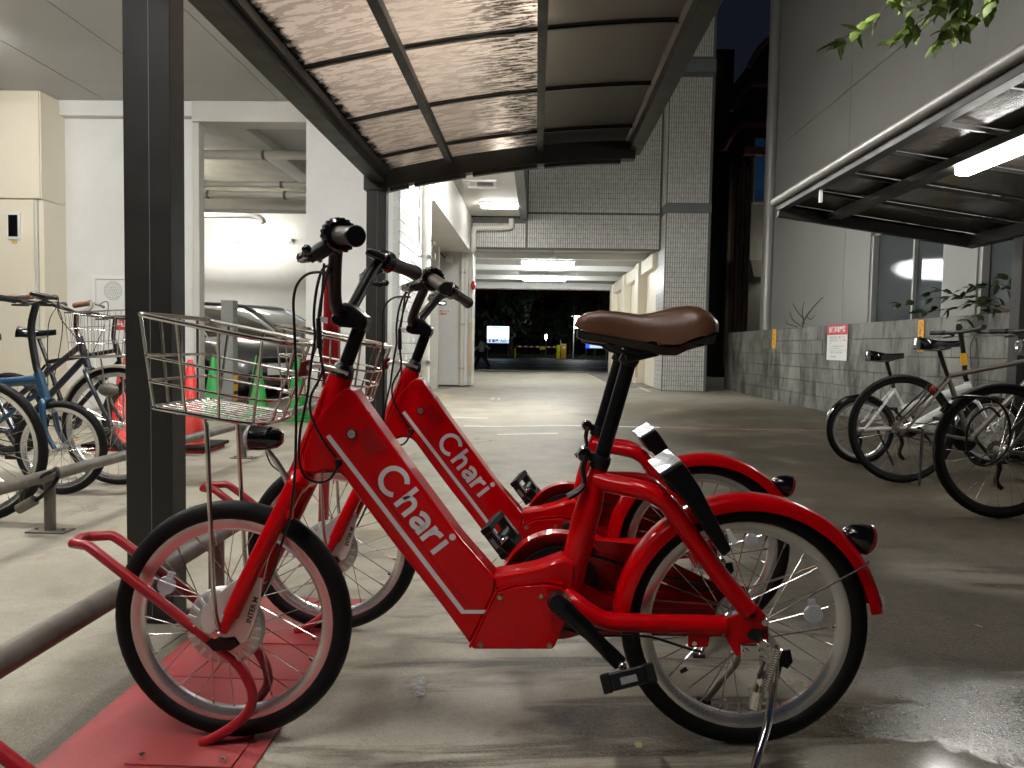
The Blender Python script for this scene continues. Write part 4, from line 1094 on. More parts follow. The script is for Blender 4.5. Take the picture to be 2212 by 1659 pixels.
# frame
ht = [B(737, 812), B(735, 818), B(655, 1018), B(652, 1026)]
obj('head_tube', M().tube(ht, [0.0235, 0.0255, 0.0275, 0.0285], 20), K['red'], BK)
hw = 0.037
dt = [(728, 850), (745, 838), (761, 842), (772, 858), (788, 881), (850, 968), (914, 1055), (995, 1164), (1051, 1228), (1070, 1250), (1069, 1279), (1042, 1338), (1014, 1394), (1006, 1380),
      (955, 1311), (900, 1239), (849, 1175), (788, 1094), (745, 1035), (731, 1021), (705, 1018), (676, 1027), (652, 1020), (650, 985), (668, 940), (690, 895)]
obj('down_tube', M().prism(xz(dt, -hw), -hw, hw), K['red'], BK, bevel=0.017, bseg=5)
mc = [(1072, 1281), (1110, 1268), (1179, 1263), (1213, 1268), (1238, 1290), (1230, 1330), (1219, 1352), (1199, 1397), (1192, 1403), (1022, 1403), (1017, 1396), (1044, 1340)]
obj('motor_case', M().prism(xz(mc, -0.041), -0.041, 0.041), K['red'], BK, bevel=0.005, bseg=3)
tl = [(1062, 1243), (1120, 1234), (1165, 1224), (1213, 1206), (1246, 1214), (1240, 1285), (1100, 1280), (1068, 1279)]
obj('top_link', M().prism(xz(tl, -0.033), -0.033, 0.033), K['red'], BK, bevel=0.012, bseg=4)
for x, y in ((1079.5, 1290), (1168, 1287.5), (1038.5, 1393), (1187, 1394)):
    obj('bolt', M().lathe([(0, -0.004), (0.0042, -0.004), (0.0058, 0), (0.0058, 0.002), (0, 0.002)], B(x, y, -0.0415), (0, 1, 0), 12), K['bolt'], BK)
weld = cat([B(1071, 1280, -0.040), B(1052, 1320, -0.040), B(1030, 1366, -0.040), B(1016, 1396, -0.040)], 8)
wm = M()
for i, p in enumerate(weld): wm.ball(p, (0.0034, 0.0030, 0.0034), 6, 4)
tag(obj('weld_seam', wm, K['red'], BK), kind='stuff')
wm = M()
for p in cat([B(1073, 1277, -0.037), B(1110, 1264, -0.038), B(1150, 1259, -0.037), B(1183, 1256, -0.036), B(1214, 1262, -0.036)], 9): wm.ball(p, (0.0036, 0.0034, 0.0030), 6, 4)
tag(obj('weld_seam', wm, K['red'], BK), kind='stuff')
wm = M()
for p in cat([B(704, 838, -0.020), B(690, 870, -0.027), B(668, 930, -0.028), B(651, 982, -0.027)], 10): wm.ball(p, (0.0032, 0.0032, 0.0032), 6, 4)
tag(obj('weld_seam', wm, K['red'], BK), kind='stuff')
st = [B(1296, 1003), B(1291, 1022), B(1283, 1050), B(1273, 1092), B(1262, 1130), B(1242, 1210), B(1229, 1285)]
obj('seat_tube', M().tube(st, [0.0165, 0.0185, 0.023, 0.0275, 0.0285, 0.0275, 0.024], 18), K['red'], BK)
nst = [B(1287, 1036, -0.004), B(1320, 1045, -0.020), B(1375, 1056, -0.046), B(1415, 1069, -0.060), B(1450, 1098, -0.066), B(1499, 1168, -0.068), B(1555, 1243, -0.070), B(1618, 1320, -0.072)]
for f in (lambda p: p, mir):
    obj('seat_stay', M().tube([f(p) for p in cat(nst, 5)], [0.0195, 0.0185], 14), K['red'], BK)
    ncs = [B(1226, 1286, -0.028), B(1246, 1303, -0.046), B(1276, 1324, -0.058), B(1312, 1341, -0.064), B(1400, 1346, -0.068), B(1566, 1349, -0.070)]
    obj('chain_stay', M().tube([f(p) for p in cat(ncs, 5)], 0.0185, 14), K['red'], BK)
    s = 1 if f is not mir else -1
    dpp = [(1560, 1338), (1597, 1326), (1612, 1296), (1633, 1304), (1659, 1334), (1660, 1388), (1599, 1390), (1598, 1418), (1592, 1419), (1574, 1390), (1562, 1366)]
    obj('dropout', M().prism(xz(dpp, -0.076), *((-0.079, -0.071) if s > 0 else (0.071, 0.079))), K['red'], BK, bevel=0.002)
    if s > 0:
        obj('brake_mount', M().prism(xz([(1485, 1362), (1486, 1395), (1492, 1398), (1529, 1397), (1533, 1375), (1560, 1374), (1560, 1362)], -0.072), -0.076, -0.068), K['red'], BK, bevel=0.002)
        obj('axle_slot', M().prism(xz([(1612, 1371), (1626, 1357), (1640, 1357), (1642, 1360), (1656, 1360), (1656, 1367), (1645, 1368), (1644, 1380), (1632, 1384), (1618, 1380)], -0.08), -0.082, -0.0792), K['black'], BK)
        obj('axle_slot', M().prism(xz([(1616, 1328), (1632, 1327), (1633, 1333), (1617, 1334)], -0.08), -0.0815, -0.0792), K['black'], BK)
    obj('axle_nut', M().lathe([(0, -s * 0.014), (0.008, -s * 0.014), (0.0105, -s * 0.006), (0.0105, s * .006)], HR + V((0.012, -s * 0.086, -0.004)), (0, 1, 0), 8), K['chrome'], BK)
obj('stay_bolt', M().lathe([(0, -0.01), (0.007, -0.01), (0.009, 0), (0.009, 0.004)], B(1650, 1341, -0.082), (0, 1, 0), 10), K['chrome'], BK)
obj('brake_bolt', M().lathe([(0, -0.005), (0.005, -0.005), (0.006, 0)], B(1499, 1389, -0.076), (0, 1, 0), 10), K['chrome'], BK)
# print on the down tube: stripe, name
dyp = -hw - 0.0006


def strokes(lines, ma, name, dy, th=0.0007):
    m = M()
    for pts, w in lines:
        L, R = [], []
        n = len(pts)
        for i in range(n):
            a = V(pts[max(i - 1, 0)]); c = V(pts[min(i + 1, n - 1)]); t = (c - a).normalized(); nn = V((-t.y, t.x))
            L.append(V(pts[i]) + nn * w / 2); R.append(V(pts[i]) - nn * w / 2)
        for i in range(n - 1):
            q = [B(*k, dy) for k in (L[i], L[i + 1], R[i + 1], R[i])]
            m.add(q, [(0, 1, 2, 3)])
    o = obj(name, m, ma, BK, smooth=False)
    return tag(o, kind='stuff')


strokes([([(708, 941), (1000, 1322)], 10), ([(996, 1321.5), (1054, 1321.5)], 8)], K['letter'], 'stripe', dyp)
bo = V((850, 1088)); uu = V((0.612, 0.791)); vv = V((0.791, -0.612))


def tx(p): return tuple(bo + uu * p[0] + vv * p[1])


def ell(cx, cy, rx, ry, a0, a1, n=20): return [(cx + rx * cos(radians(a0 + (a1 - a0) * i / n)), cy + ry * sin(radians(a0 + (a1 - a0) * i / n))) for i in range(n + 1)]


def smooth2(pts, n=5): return [(p.x, p.y) for p in cat([V((a, b, 0)) for a, b in pts], n)]


w_ = 11.0
L_ = [ell(-37, 30, 29, 28.5, 42, 318, 30), [(5.5, 0), (5.5, 61)], smooth2([(7.5, 22), (9, 31), (14, 36.5), (20.5, 38.5), (27, 36.8), (31.5, 31.5), (33, 24), (33, 12), (33, 0)]),
      smooth2([(81, 0), (81, 14), (81, 25), (79, 32.5), (73.5, 37), (66, 38.5), (58, 37), (51, 33)]),
      smooth2([(80, 23), (70, 22.6), (61, 21), (55, 17.5), (53.5, 12), (56, 7), (62, 5), (70, 6.5), (76, 10.5), (80, 17)]),
      [(97.5, 0), (97.5, 43)], smooth2([(99, 22), (101, 30), (106, 35), (113, 38.2), (121, 38.5)]), [(135, 0), (135, 43)]]
strokes([([tx(p) for p in q], w_) for q in L_], K['letter'], 'lettering', dyp)
m = M(); m.add([B(*tx((135 + 7.2 * cos(2 * pi * i / 20), 56.5 + 7.2 * sin(2 * pi * i / 20))), dyp) for i in range(20)], [tuple(range(20))]); obj('letter_dot', m, K['letter'], BK, smooth=False)
strokes([([(722, 930), (752, 968), (789, 938), (772, 913), (800, 890)], 1.6), ([(752, 970), (1030, 1330)], 1.3), ([(1044, 1233), (1073, 1206)], 1.6)], K['red_line'], 'cover_seam', dyp + 0.0002)
obj('battery_cover', M().prism(xz([(772, 935), (795, 916), (838, 968), (790, 985)], -hw), -hw - 0.0012, -hw), K['red_dark'], BK)
lk = B(759.5, 937.5, -hw)
lo = obj('battery_lock', M().lathe([(0, -0.003), (0.0082, -0.003), (0.0085, -0.0015), (0.0085, 0)], lk, (0, 1, 0), 22), K['steel'], BK)
obj('lock_ring', M().lathe([(0.0086, -0.0015), (0.0102, -0.003), (0.0112, -0.002), (0.0112, 0)], lk, (0, 1, 0), 22), K['black'], lo)
obj('key_slot', M().beam(lk + V((-0.004, -0.0034, -0.002)), lk + V((0.004, -0.0034, 0.002)), 0.0006, 0.0022, up=(0, 1, 0)), K['black'], lo)
# seat post and saddle
obj('seat_post', M().tube([B(1296, 1000), B(1352, 806), B(1358, 782)], 0.0155, 16), K['satin_black'], BK)
obj('seat_collar', M().tube([B(1291, 1012), B(1296, 996), B(1299, 984)], [0.0205, 0.0222, 0.0205], 16), K['black'], BK)
obj('clamp_lever', M().tube(cat([B(1266, 984, -0.02), B(1259, 1015, -0.024), B(1262, 1044, -0.026), B(1250, 1060, -0.028), B(1227, 1074, -0.03)], 5), [0.006, 0.0055, 0.007, 0.0075], 8, flat=1.6), K['black'], BK)
obj('clamp_roller', M().lathe([(0, -0.026), (0.0135, -0.024), (0.0155, -0.016), (0.0135, -0.010), (0.0155, 0.0), (0.0135, 0.022), (0, 0.024)], B(1262, 980), (0, 1, 0), 16), K['gloss_black'], BK)
obj('collar_bridge', M().beam(B(1262, 982), B(1292, 990), 0.03, 0.018), K['black'], BK, bevel=0.003)


def saddle(parent, ma, tops, bots, halfw, dmap, cup):
    """lofted saddle: outline of the crown, lower edge and half width along its length"""
    rings = []
    for (x, zt), (_, zb), w in zip(tops, bots, halfw):
        r = []
        for k in range(13):
            a = pi * k / 12; cx_ = cos(a); yy = w * (1 if cx_ > 0 else -1) * abs(cx_) ** 0.62
            zz = zb + (zt - zb) * (sin(a) ** 0.60) - cup * w * 0
            r.append(V((x, yy, zz)))
        for k in range(1, 8):
            t = k / 8; r.append(V((x, -w * (1 - 2 * t) * 0.93, zb + 0.004)))
        rings.append(r)
    return obj('saddle', M().loft(rings), ma, parent, angle=60)


tp = [(1241, 700), (1247, 686), (1268, 675), (1296, 670.5), (1335, 672.5), (1380, 679), (1405, 676), (1430, 670), (1455, 663.5), (1477, 661), (1500, 664), (1520, 675), (1534, 690), (1541, 706)]
bt = [(1241, 704), (1247, 707), (1268, 713), (1296, 717), (1335, 724), (1380, 733), (1405, 738), (1430, 744), (1447, 744), (1477, 732), (1500, 724), (1520, 719), (1534, 717), (1541, 714)]
hw_s = [0.010, 0.021, 0.027, 0.029, 0.033, 0.044, 0.054, 0.068, 0.082, 0.094, 0.098, 0.092, 0.076, 0.045]
TT, BB = [], []
for (x, y), (x2, y2), w in zip(tp, bt, hw_s):
    a = B(x, y, 0); c = B(x2, y2, -w * 0.9); TT.append((a.x, a.z)); BB.append((a.x, c.z))
saddle(BK, K['leather'], TT, BB, hw_s, None, 0)
um = [((x, z - 0.004), (x, z - 0.022), w * 0.86) for (x, z), w in zip(BB[1:-1], hw_s[1:-1])]
rings = [[V((t[0], -w, t[1])), V((t[0], w, t[1])), V((b[0], w * 0.7, b[1])), V((b[0], -w * 0.7, b[1]))] for t, b, w in um]
obj('saddle_base', M().loft(rings), K['black'], BK, bevel=0.004)
for s in (-1, 1):
    obj('saddle_rail', M().tube(cat([B(1300, 728) + V((0, s * 0.012, 0)), B(1325, 752) + V((0, s * 0.02, 0)), B(1365, 762) + V((0, s * 0.022, 0)), B(1420, 757) + V((0, s * 0.024, 0)), B(1470, 741) + V((0, s * 0.03, 0))], 5), 0.0042, 8), K['satin_black'], BK)
    obj('saddle_elastomer', M().lathe([(0.0, 0), (0.017, 0), (0.019, 0.010), (0.017, 0.022), (0.0, 0.024)], B(1492, 747) + V((0, s * 0.05, 0)), (0, 0, 1), 14), K['black'], BK)
obj('saddle_clamp', M().box(B(1383, 760), (0.07, 0.045, 0.032), Matrix.Rotation(radians(-14), 3, 'Y')).merge(M().tube([B(1352, 790), B(1364, 768)], [0.019, 0.021], 12)), K['black'], BK, bevel=0.005)
# stem, handlebar
obj('headset', M().tube([B(737, 812), B(741, 802), B(745, 792), B(748, 785)], [0.026, 0.0235, 0.021, 0.0155], 18), K['black'], BK)
obj('stem', M().tube([B(744, 796), B(777, 708)], 0.0148, 14), K['satin_black'], BK)
obj('stem_joint', M().prism(xz([(712, 686), (741, 651), (758, 658), (776, 672), (793, 687), (790, 705), (784, 717), (764, 709), (733, 706), (716, 699)], -0.027), -0.027, 0.027), K['satin_black'], BK, bevel=0.007, bseg=3)
hb = [(-.397, 0, .884), (-.400, -.030, .884), (-.399, -.062, .896), (-.390, -.105, .935), (-.378, -.145, .978), (-.368, -.172, 1.002), (-.359, -.198, 1.012), (-.335, -.242, 1.006), (-.300, -.308, .996)]
hbp = cat([Wd(*p) for p in hb], 5)
obj('handlebar', M().tube([mir(p) for p in reversed(hbp)][:-1] + hbp, 0.0128, 14), K['satin_black'], BK)
g0, g1, g2 = Wd(-.3495, -.215, 1.0105), Wd(-.320, -.270, 1.0025), Wd(-.302, -.304, .9968)
for f in (lambda p: p, mir):
    a, b_, c_ = f(g0), f(g1), f(g2); d = (c_ - a).normalized()
    gr = obj('grip', M().tube([a, b_, c_], [0.0168, 0.0160, 0.0172], 18), K['grip'], BK)
    obj('grip_end', M().tube([c_ - d * 0.004, c_ + d * 0.002, c_ + d * 0.007], [0.0182, 0.0185, 0.0165], 18), K['black'], gr)
    near = f is not mir
    rr_ = 0.030 if near else 0.026
    sh = M().tube([a - d * 0.030, a - d * 0.026, a - d * 0.004, a], [rr_ * .8, rr_, rr_, rr_ * .85], 24)
    so = obj('shifter' if near else 'brake_clamp', sh, K['gloss_black'], BK)
    if near:
        rib = M()
        for i in range(20):
            an = 2 * pi * i / 20; u = d.orthogonal().normalized(); w = d.cross(u); q = a - d * 0.015 + (u * cos(an) + w * sin(an)) * rr_; rib.beam(q - d * 0.011, q + d * 0.011, 0.004, 0.003, up=(u * cos(an) + w * sin(an)))
        tag(obj('grip_ribs', rib, K['gloss_black'], so), kind='stuff')
    lb = [f(Wd(-.365, -.195, 1.000)), f(Wd(-.388, -.200, .986)), f(Wd(-.410, -.206, .972))]
    obj('lever_body', M().tube(cat(lb, 4), [0.0145, 0.015, 0.012], 10), K['black'], BK)
    bl = [f(Wd(-.408, -.208, .972)), f(Wd(-.414, -.235, .968)), f(Wd(-.404, -.265, .966)), f(Wd(-.386, -.300, .966)), f(Wd(-.378, -.318, .972))]
    le = obj('brake_lever', M().tube(cat(bl, 5), [0.0095, 0.008, 0.0065, 0.007], 8), K['gloss_black'], BK)
    obj('lever_ball', M().ball(bl[-1], 0.0085, 10, 6), K['gloss_black'], le)
    obj('cable_barrel', M().tube([f(Wd(-.400, -.186, .974)), f(Wd(-.402, -.160, .972))], [0.0055, 0.0045], 10), K['steel'], BK)
obj('display_unit', M().box(mir(Wd(-.366, -.165, 1.020)), (0.046, 0.06, 0.02), Matrix.Rotation(radians(22), 3, 'Y')), K['gloss_black'], BK, bevel=0.007, bseg=3)
# cables
c1 = [B(716, 590, -.14), B(681, 588, -.14), B(658, 596, -.13), B(641, 617, -.12), B(634, 648, -.11), B(635, 690, -.10), B(638, 760, -.095), B(640, 850, -.09), B(639, 953, -.085), B(637, 1016, -.082), B(633, 1066, -.08), B(626, 1117, -.079), B(610, 1170, -.08), B(590, 1235, -.078), B(566, 1288, -.072)]
c2 = [B(716, 573, -.15), B(697, 582, -.14), B(684, 624, -.12), B(678, 680, -.10), B(680, 730, -.09), B(675, 765, -.085), B(669, 810, -.08), B(663, 860, -.075), B(655, 897, -.07), B(648, 935, -.066), B(646, 993, -.062), B(658, 1028, -.056), B(686, 1042, -.050), B(711, 1036, -.046), B(726, 1014, -.043), B(732, 1000, -.040)]
c3 = [B(716, 555, -.16), B(706, 596, -.14), B(695, 640, -.12), B(688, 690, -.10), B(690, 752, -.09), B(696, 790, -.08), B(692, 815, -.075), B(672, 855, -.07), B(671, 892, -.06), B(684, 925, -.052), B(704, 960, -.046), B(726, 988, -.041)]
c4 = [B(700, 570, -.15), B(697, 620, -.12), B(692, 680, -.10), B(689, 720, -.09), B(694, 775, -.08), B(699, 800, -.06), B(700, 830, -.04)]
for c in (c1, c2, c3, c4): obj('cable', M().tube(cat(c, 6), 0.0027, 8), K['cable'], BK)
obj('cable_sleeve', M().tube([B(688, 688, -.101), B(690, 752, -.091)], [0.005, 0.006, 0.005], 8), K['black'], BK)
obj('cable_tag', M().add([B(691, 683, -.102), B(708, 686, -.100), B(707, 699, -.100), B(690, 695, -.102)], [(0, 1, 2, 3)]), K['paper'], BK, solid=0.0006, smooth=False)
obj('cable_port', M().ball(B(731, 1000, -hw), (0.008, 0.004, 0.010), 12, 6), K['black'], BK)
rc = [B(1200, 1352, .02), B(1270, 1371, -.04), B(1390, 1374, -.06), B(1440, 1386, -.07), B(1486, 1401, -.078), B(1515, 1408, -.079)]
obj('cable', M().tube(cat(rc, 5), 0.0027, 8), K['cable'], BK)
# basket
TOP = [(-.765, -.135, .870), (-.478, -.135, .816), (-.478, .160, .816), (-.765, .160, .870)]
BOT = [(-.752, -.105, .6885), (-.540, -.105, .657), (-.540, .145, .655), (-.752, .145, .6885)]


def bring(t, n=44):
    q = [V(a).lerp(V(c), t) for a, c in zip(BOT, TOP)]; out = []; rad = 0.032 + 0.022 * t
    for i in range(4):
        p, a, c = q[i], (q[i - 1] - q[i]).normalized(), (q[(i + 1) % 4] - q[i]).normalized()
        rr2 = rad * (1.9 if i in (1, 2) else 0.55)
        s, e = p + a * rr2, p + c * rr2
        for k in range(6):
            u = k / 5; out.append((1 - u) ** 2 * s + 2 * u * (1 - u) * p + u * u * e)
    return out


def onring(t, f):
    r = bring(t); r = r + [r[0]]; L = [0]
    for a, c in zip(r, r[1:]): L.append(L[-1] + (c - a).length)
    d = (f % 1) * L[-1]
    for i in range(len(L) - 1):
        if L[i] <= d <= L[i + 1]: return r[i].lerp(r[i + 1], (d - L[i]) / max(1e-9, L[i + 1] - L[i]))
    return r[0]


BS = sub('basket', BK)
bo_ = lambda p: V((p.x, BD + p.y, p.z)) - O1
for t, r in ((0.0, .0045), (0.29, .0031), (0.56, .0031), (1.0, .0050)):
    obj('basket_ring', M().tube([bo_(p) for p in bring(t)], r, 8, closed=True), K['wire'], BS)
for i in range(13):
    f = i / 13 + 0.016
    obj('basket_upright', M().tube([bo_(onring(t, f)) for t in (0, .29, .56, 1)], 0.0031, 7), K['wire'], BS)
for i in range(9):
    y = -.094 + .228 * i / 8
    obj('floor_wire', M().tube([bo_(V((-.749, y, .6885))), bo_(V((-.545, y, .6565)))], 0.0015, 6), K['wire'], BS)
for x, z in ((-.70, .680), (-.645, .672), (-.59, .664)):
    obj('floor_wire', M().tube([bo_(V((x, -.104, z - .003))), bo_(V((x, .143, z - .003)))], 0.0022, 6), K['wire'], BS)
obj('basket_stay', M().tube(cat([B(441, 906, -.075), B(447, 930, -.075), B(452, 1060, -.078), B(458, 1200, -.080), B(462, 1290, -.082), B(466, 1330, -.083), B(474, 1358, -.083)], 5), [0.0047, 0.0050], 9), K['wire'], BK)
s2 = [B(441, 906, -.075), B(447, 930, -.075), B(452, 1060, -.078), B(458, 1200, -.080), B(466, 1330, -.083), B(474, 1358, -.083)]
obj('basket_stay', M().tube(cat([mir(p) for p in s2], 5), 0.0048, 9), K['wire'], BK)
obj('basket_bracket', M().prism(xz([(652, 782), (670, 776), (664, 812), (646, 814)], 0.0), -0.012, 0.012), K['red_line'], BK, bevel=0.003)
obj('bracket_arm', M().tube(cat([B(655, 800, 0.0), B(680, 790, -0.022), B(720, 797, -0.026), B(752, 808, -0.018)], 4), 0.005, 8, flat=0.5), K['steel'], BK)
# lamps
hl = B(575, 946, -0.03)
ax = (B(613, 947) - B(540, 945)).normalized()
ho = obj('headlight', M().lathe([(0.0, 0.036), (0.012, 0.034), (0.020, 0.024), (0.0245, 0.006), (0.0262, -0.018), (0.0262, -0.030)], hl, tuple(ax), 24), K['gloss_black'], BK)
obj('lens', M().lathe([(0.0262, -0.030), (0.027, -0.034), (0.0215, -0.040), (0.0, -0.044)], hl, tuple(ax), 24), K['reflector'], ho)
obj('lamp_bracket', M().tube(cat([B(575, 970, -.03), B(592, 990, -.03), B(612, 1022, -.03), B(622, 1046, -.028)], 4), [0.0055, 0.0065, 0.006], 8, flat=0.45), K['steel'], BK)
obj('lamp_wire', M().tube(cat([B(572, 968, -.028), B(585, 1002, -.03), B(606, 1020, -.03), B(620, 1036, -.03)], 5), 0.0016, 6), K['cable'], BK)
tlc = B(1850, 1159)
ax = (B(1879, 1165) - B(1828, 1150)).normalized()
to = obj('tail_light', M().lathe([(0.0, -0.030), (0.010, -0.028), (0.021, -0.016), (0.0285, 0.004), (0.0315, 0.020)], tlc, tuple(ax), 22), K['gloss_black'], BK)
obj('lens', M().lathe([(0.0315, 0.020), (0.032, 0.024), (0.028, 0.029), (0.0, 0.031)], tlc, tuple(ax), 22), K['tail_red'], to)
obj('light_foot', M().tube([tlc + V((-0.01, 0, -0.012)), B(1826, 1172)], 0.008, 8), K['black'], to)
# rear mudguard
rings = []
for i in range(45):
    a = radians(175.5 - (175.5 - 8.5) * i / 44); r = 0.2715 + 0.0085 * (i / 44) ** 2
    rad = V((cos(a), 0, sin(a)))
    out = [(-.0335, -.031), (-.034, -.016), (-.029, -.006), (-.015, -.001), (0, 0), (.015, -.001), (.029, -.006), (.034, -.016), (.0335, -.031)]
    inn = [(y * .95, d - (.0022 if abs(y) < .03 else 0)) for y, d in reversed(out)]
    rings.append([HR + rad * (r + d) + V((0, y, 0)) for y, d in out + inn])
obj('mudguard', M().loft(rings), K['red'], BK, angle=50)
obj('mudguard_sticker', M().add([HR + V((cos(radians(t)), 0, sin(radians(t)))) * 0.2790 + V((0, y, 0)) + V((0, -0.0, 0)) for t, y in ((10.5, -.026), (10.5, -.012), (15, -.012), (15, -.026))], [(0, 1, 2, 3)]), K['paper'], BK, solid=0.001, smooth=False)
for s in (-1, 1):
    obj('mudguard_stay', M().tube(cat([B(1655, 1339, -.088) if s < 0 else mir(B(1655, 1339, -.088)), *( [B(1760, 1281, -.062), B(1862, 1226, -.042), B(1876, 1214, -.034)] if s < 0 else [mir(B(1760, 1281, -.062)), mir(B(1862, 1226, -.042)), mir(B(1876, 1214, -.034))])], 5), 0.0022, 7), K['wire'], BK)
# smart lock over the rear wheel
obj('lock_arm', M().prism(xz([(1426, 1026), (1473, 997), (1486, 1012), (1512, 1052), (1580, 1185), (1578, 1190), (1563, 1203), (1553, 1192), (1490, 1098)], -.100), -.104, -.074), K['satin_black'], BK, bevel=0.005, bseg=3)
obj('lock_housing', M().prism(xz([(1427, 1026), (1473, 998), (1487, 1014), (1502, 1040), (1462, 1073)], -.100), -.0735, 0.050), K['satin_black'], BK, bevel=0.004)
a, c = B(1427, 1025, -.104), B(1473, 997, -.104)
nrm = (B(1440, 1000) - B(1455, 1022)); nrm.y = 0; nrm.normalize(); nrm = V((nrm.x, 0, nrm.z))
e = (c - a)
top = [a + nrm * .001, c + nrm * .001, c + nrm * .001 + V((0, 0.152, 0)), a + nrm * .001 + V((0, 0.152, 0))]
po = obj('lock_top_plate', M().add([p + nrm * 0.0 for p in top] + [p + nrm * 0.003 for p in top], [(0, 1, 2, 3), (7, 6, 5, 4), (0, 4, 5, 1), (1, 5, 6, 2), (2, 6, 7, 3), (3, 7, 4, 0)]), K['mirror_plate'], BK, smooth=False)
tq = lambda u, v: a + e * u + V((0, 0.152 * v, 0)) + nrm * 0.0046
obj('logo_slash', M().add([tq(.02, .42), tq(.55, .18), tq(.98, .28), tq(.98, .40), tq(.62, .38), tq(.98, .52), tq(.98, .62), tq(.40, .52), tq(.02, .80)], [(0, 1, 2, 3, 4, 5, 6, 7, 8)]), K['black'], po, smooth=False)
obj('white_tag', M().add([B(1641 - 1317 + 1244, 1144, -.098), B(1576, 1143, -.098), B(1594, 1169, -.096), B(1581, 1177, -.096)], [(0, 1, 2, 3)]), K['paper'], BK, solid=0.004, smooth=False)
# cranks
BBc = B(1206, 1293)
BBc.y = 0
for s, th in ((1, 0), (-1, pi)):
    def f(p, s=s):
        q = V(p) - V((BBc.x, 0, BBc.z))
        return V((BBc.x, 0, BBc.z)) + (q if s > 0 else V((-q.x, -q.y, -q.z)))
    arm = [B(1206, 1304, -.094), B(1236, 1331, -.097), B(1290, 1384, -.102), B(1340, 1434, -.107)]
    obj('crank_boss', M().tube([f(B(1206, 1300, -.046)), f(B(1206, 1300, -.075)), f(B(1206, 1302, -.090)), f(B(1206, 1303, -.105))], [0.023, 0.023, 0.021, 0.016], 18), K['black'], BK)
    obj('crank_arm', M().tube([f(p) for p in cat(arm, 4)], [0.0195, 0.017, 0.0145, 0.0155], 12, flat=0.62), K['satin_black'], BK)
    pc = f(B(1357, 1464, -.165)); pv = f(B(1344, 1437, -.118))
    pd = sub('pedal', BK)
    R = Matrix.Rotation(radians(-16 if s > 0 else 52), 3, 'Y') @ Matrix.Rotation(radians(-24 * s), 3, 'X')
    ks = 1.0 if s > 0 else 0.84
    pb = lambda c, sz: M().box(pc + R @ V(c) * ks, [k * ks for k in sz], R)
    obj('pedal_barrel', pb((0, 0, 0), (0.022, 0.100, 0.022)), K['black'], pd, bevel=0.006)
    for u in (-.041, .041):
        obj('pedal_tread', pb((u, 0, 0), (0.018, 0.100, 0.034)), K['rubber'], pd, bevel=0.003)
    for v in (-.043, .043):
        obj('pedal_cage', pb((0, v, 0), (0.066, 0.015, 0.031)), K['black'], pd, bevel=0.003)
        obj('pedal_reflector', pb((0.0, v * 1.17, -0.002), (0.03, 0.003, 0.012)), K['print_grey'], pd)
    obj('pedal_axle', M().tube([pv, pc], 0.006, 8).merge(M().ball(pv + V((0, -0.004 * s, 0)), 0.0085, 10, 6)), K['chrome'], pd)
# chain side (far side)
cc = V((BBc.x, 0.0, BBc.z))
ring = M().lathe([(0.030, .060), (0.086, .060), (0.090, .062), (0.086, .065), (0.030, .065)], cc, (0, 1, 0), 44, ringclosed=True)
obj('chainring', ring, K['black'], BK)
tooth = M()
for i in range(44):
    a_ = 2 * pi * i / 44; u = V((cos(a_), 0, sin(a_))); tooth.beam(cc + u * .088 + V((0, .0625, 0)), cc + u * .0945 + V((0, .0625, 0)), .005, .004, up=(0, 1, 0))
tag(obj('chainring_teeth', tooth, K['black'], BK), kind='stuff')
ch = []
cogr, cor = 0.036, 0.091
hc = V((HR.x, 0.0625, HR.z)); c0 = cc + V((0, .0625, 0))
dirv = (hc - c0); al = math.atan2(dirv.z, dirv.x); off = math.acos((cor - cogr) / dirv.length)
for i in range(17):
    t_ = al + off + (2 * pi - 2 * off) * i / 16; ch.append(c0 + V((cos(t_), 0, sin(t_))) * cor)
for i in range(9):
    t_ = al - off + 2 * off * i / 8; ch.append(hc + V((cos(t_), 0, sin(t_))) * cogr)
obj('chain', M().tube(ch, 0.0038, 6, closed=True, flat=0.8), K['black'], BK)
obj('rear_cog', M().lathe([(0.012, .058), (0.036, .060), (0.036, .065), (0.012, .067)], V((HR.x, 0, HR.z)), (0, 1, 0), 26, ringclosed=True), K['black'], BK)
pl = [(BBc.x + 0.120 * cos(radians(a_)), BBc.z + 0.120 * sin(radians(a_))) for a_ in range(62, 300, 8)]
guard = pl + [(HR.x - .06, HR.z - .062), (HR.x + .03, HR.z - .052), (HR.x + .045, HR.z), (HR.x + .03, HR.z + .050), (HR.x - .05, HR.z + .062), (BBc.x + .17, BBc.z + .096)]
obj('chain_case', M().prism(guard, .083, .086), K['red_dark'], BK)
bandp = []
for a_ in range(40, 205, 6):
    u = V((cos(radians(a_)), 0, sin(radians(a_)))); bandp.append([cc + u * r + V((0, y, 0)) for r, y in ((.122, .050), (.1255, .050), (.1255, .087), (.122, .087))])
obj('guard_rim', M().loft(bandp), K['red'], BK)
hubp = [(0.0, -.055), (.012, -.055), (.026, -.040), (.030, -.036), (.030, -.030), (.020, -.026), (.020, .026), (.030, .030), (.030, .036), (.044, .040), (.044, .055), (0.0, .056)]
obj('rear_hub', M().lathe(hubp, HR, (0, 1, 0), 26), K['hub_alloy'], wr)
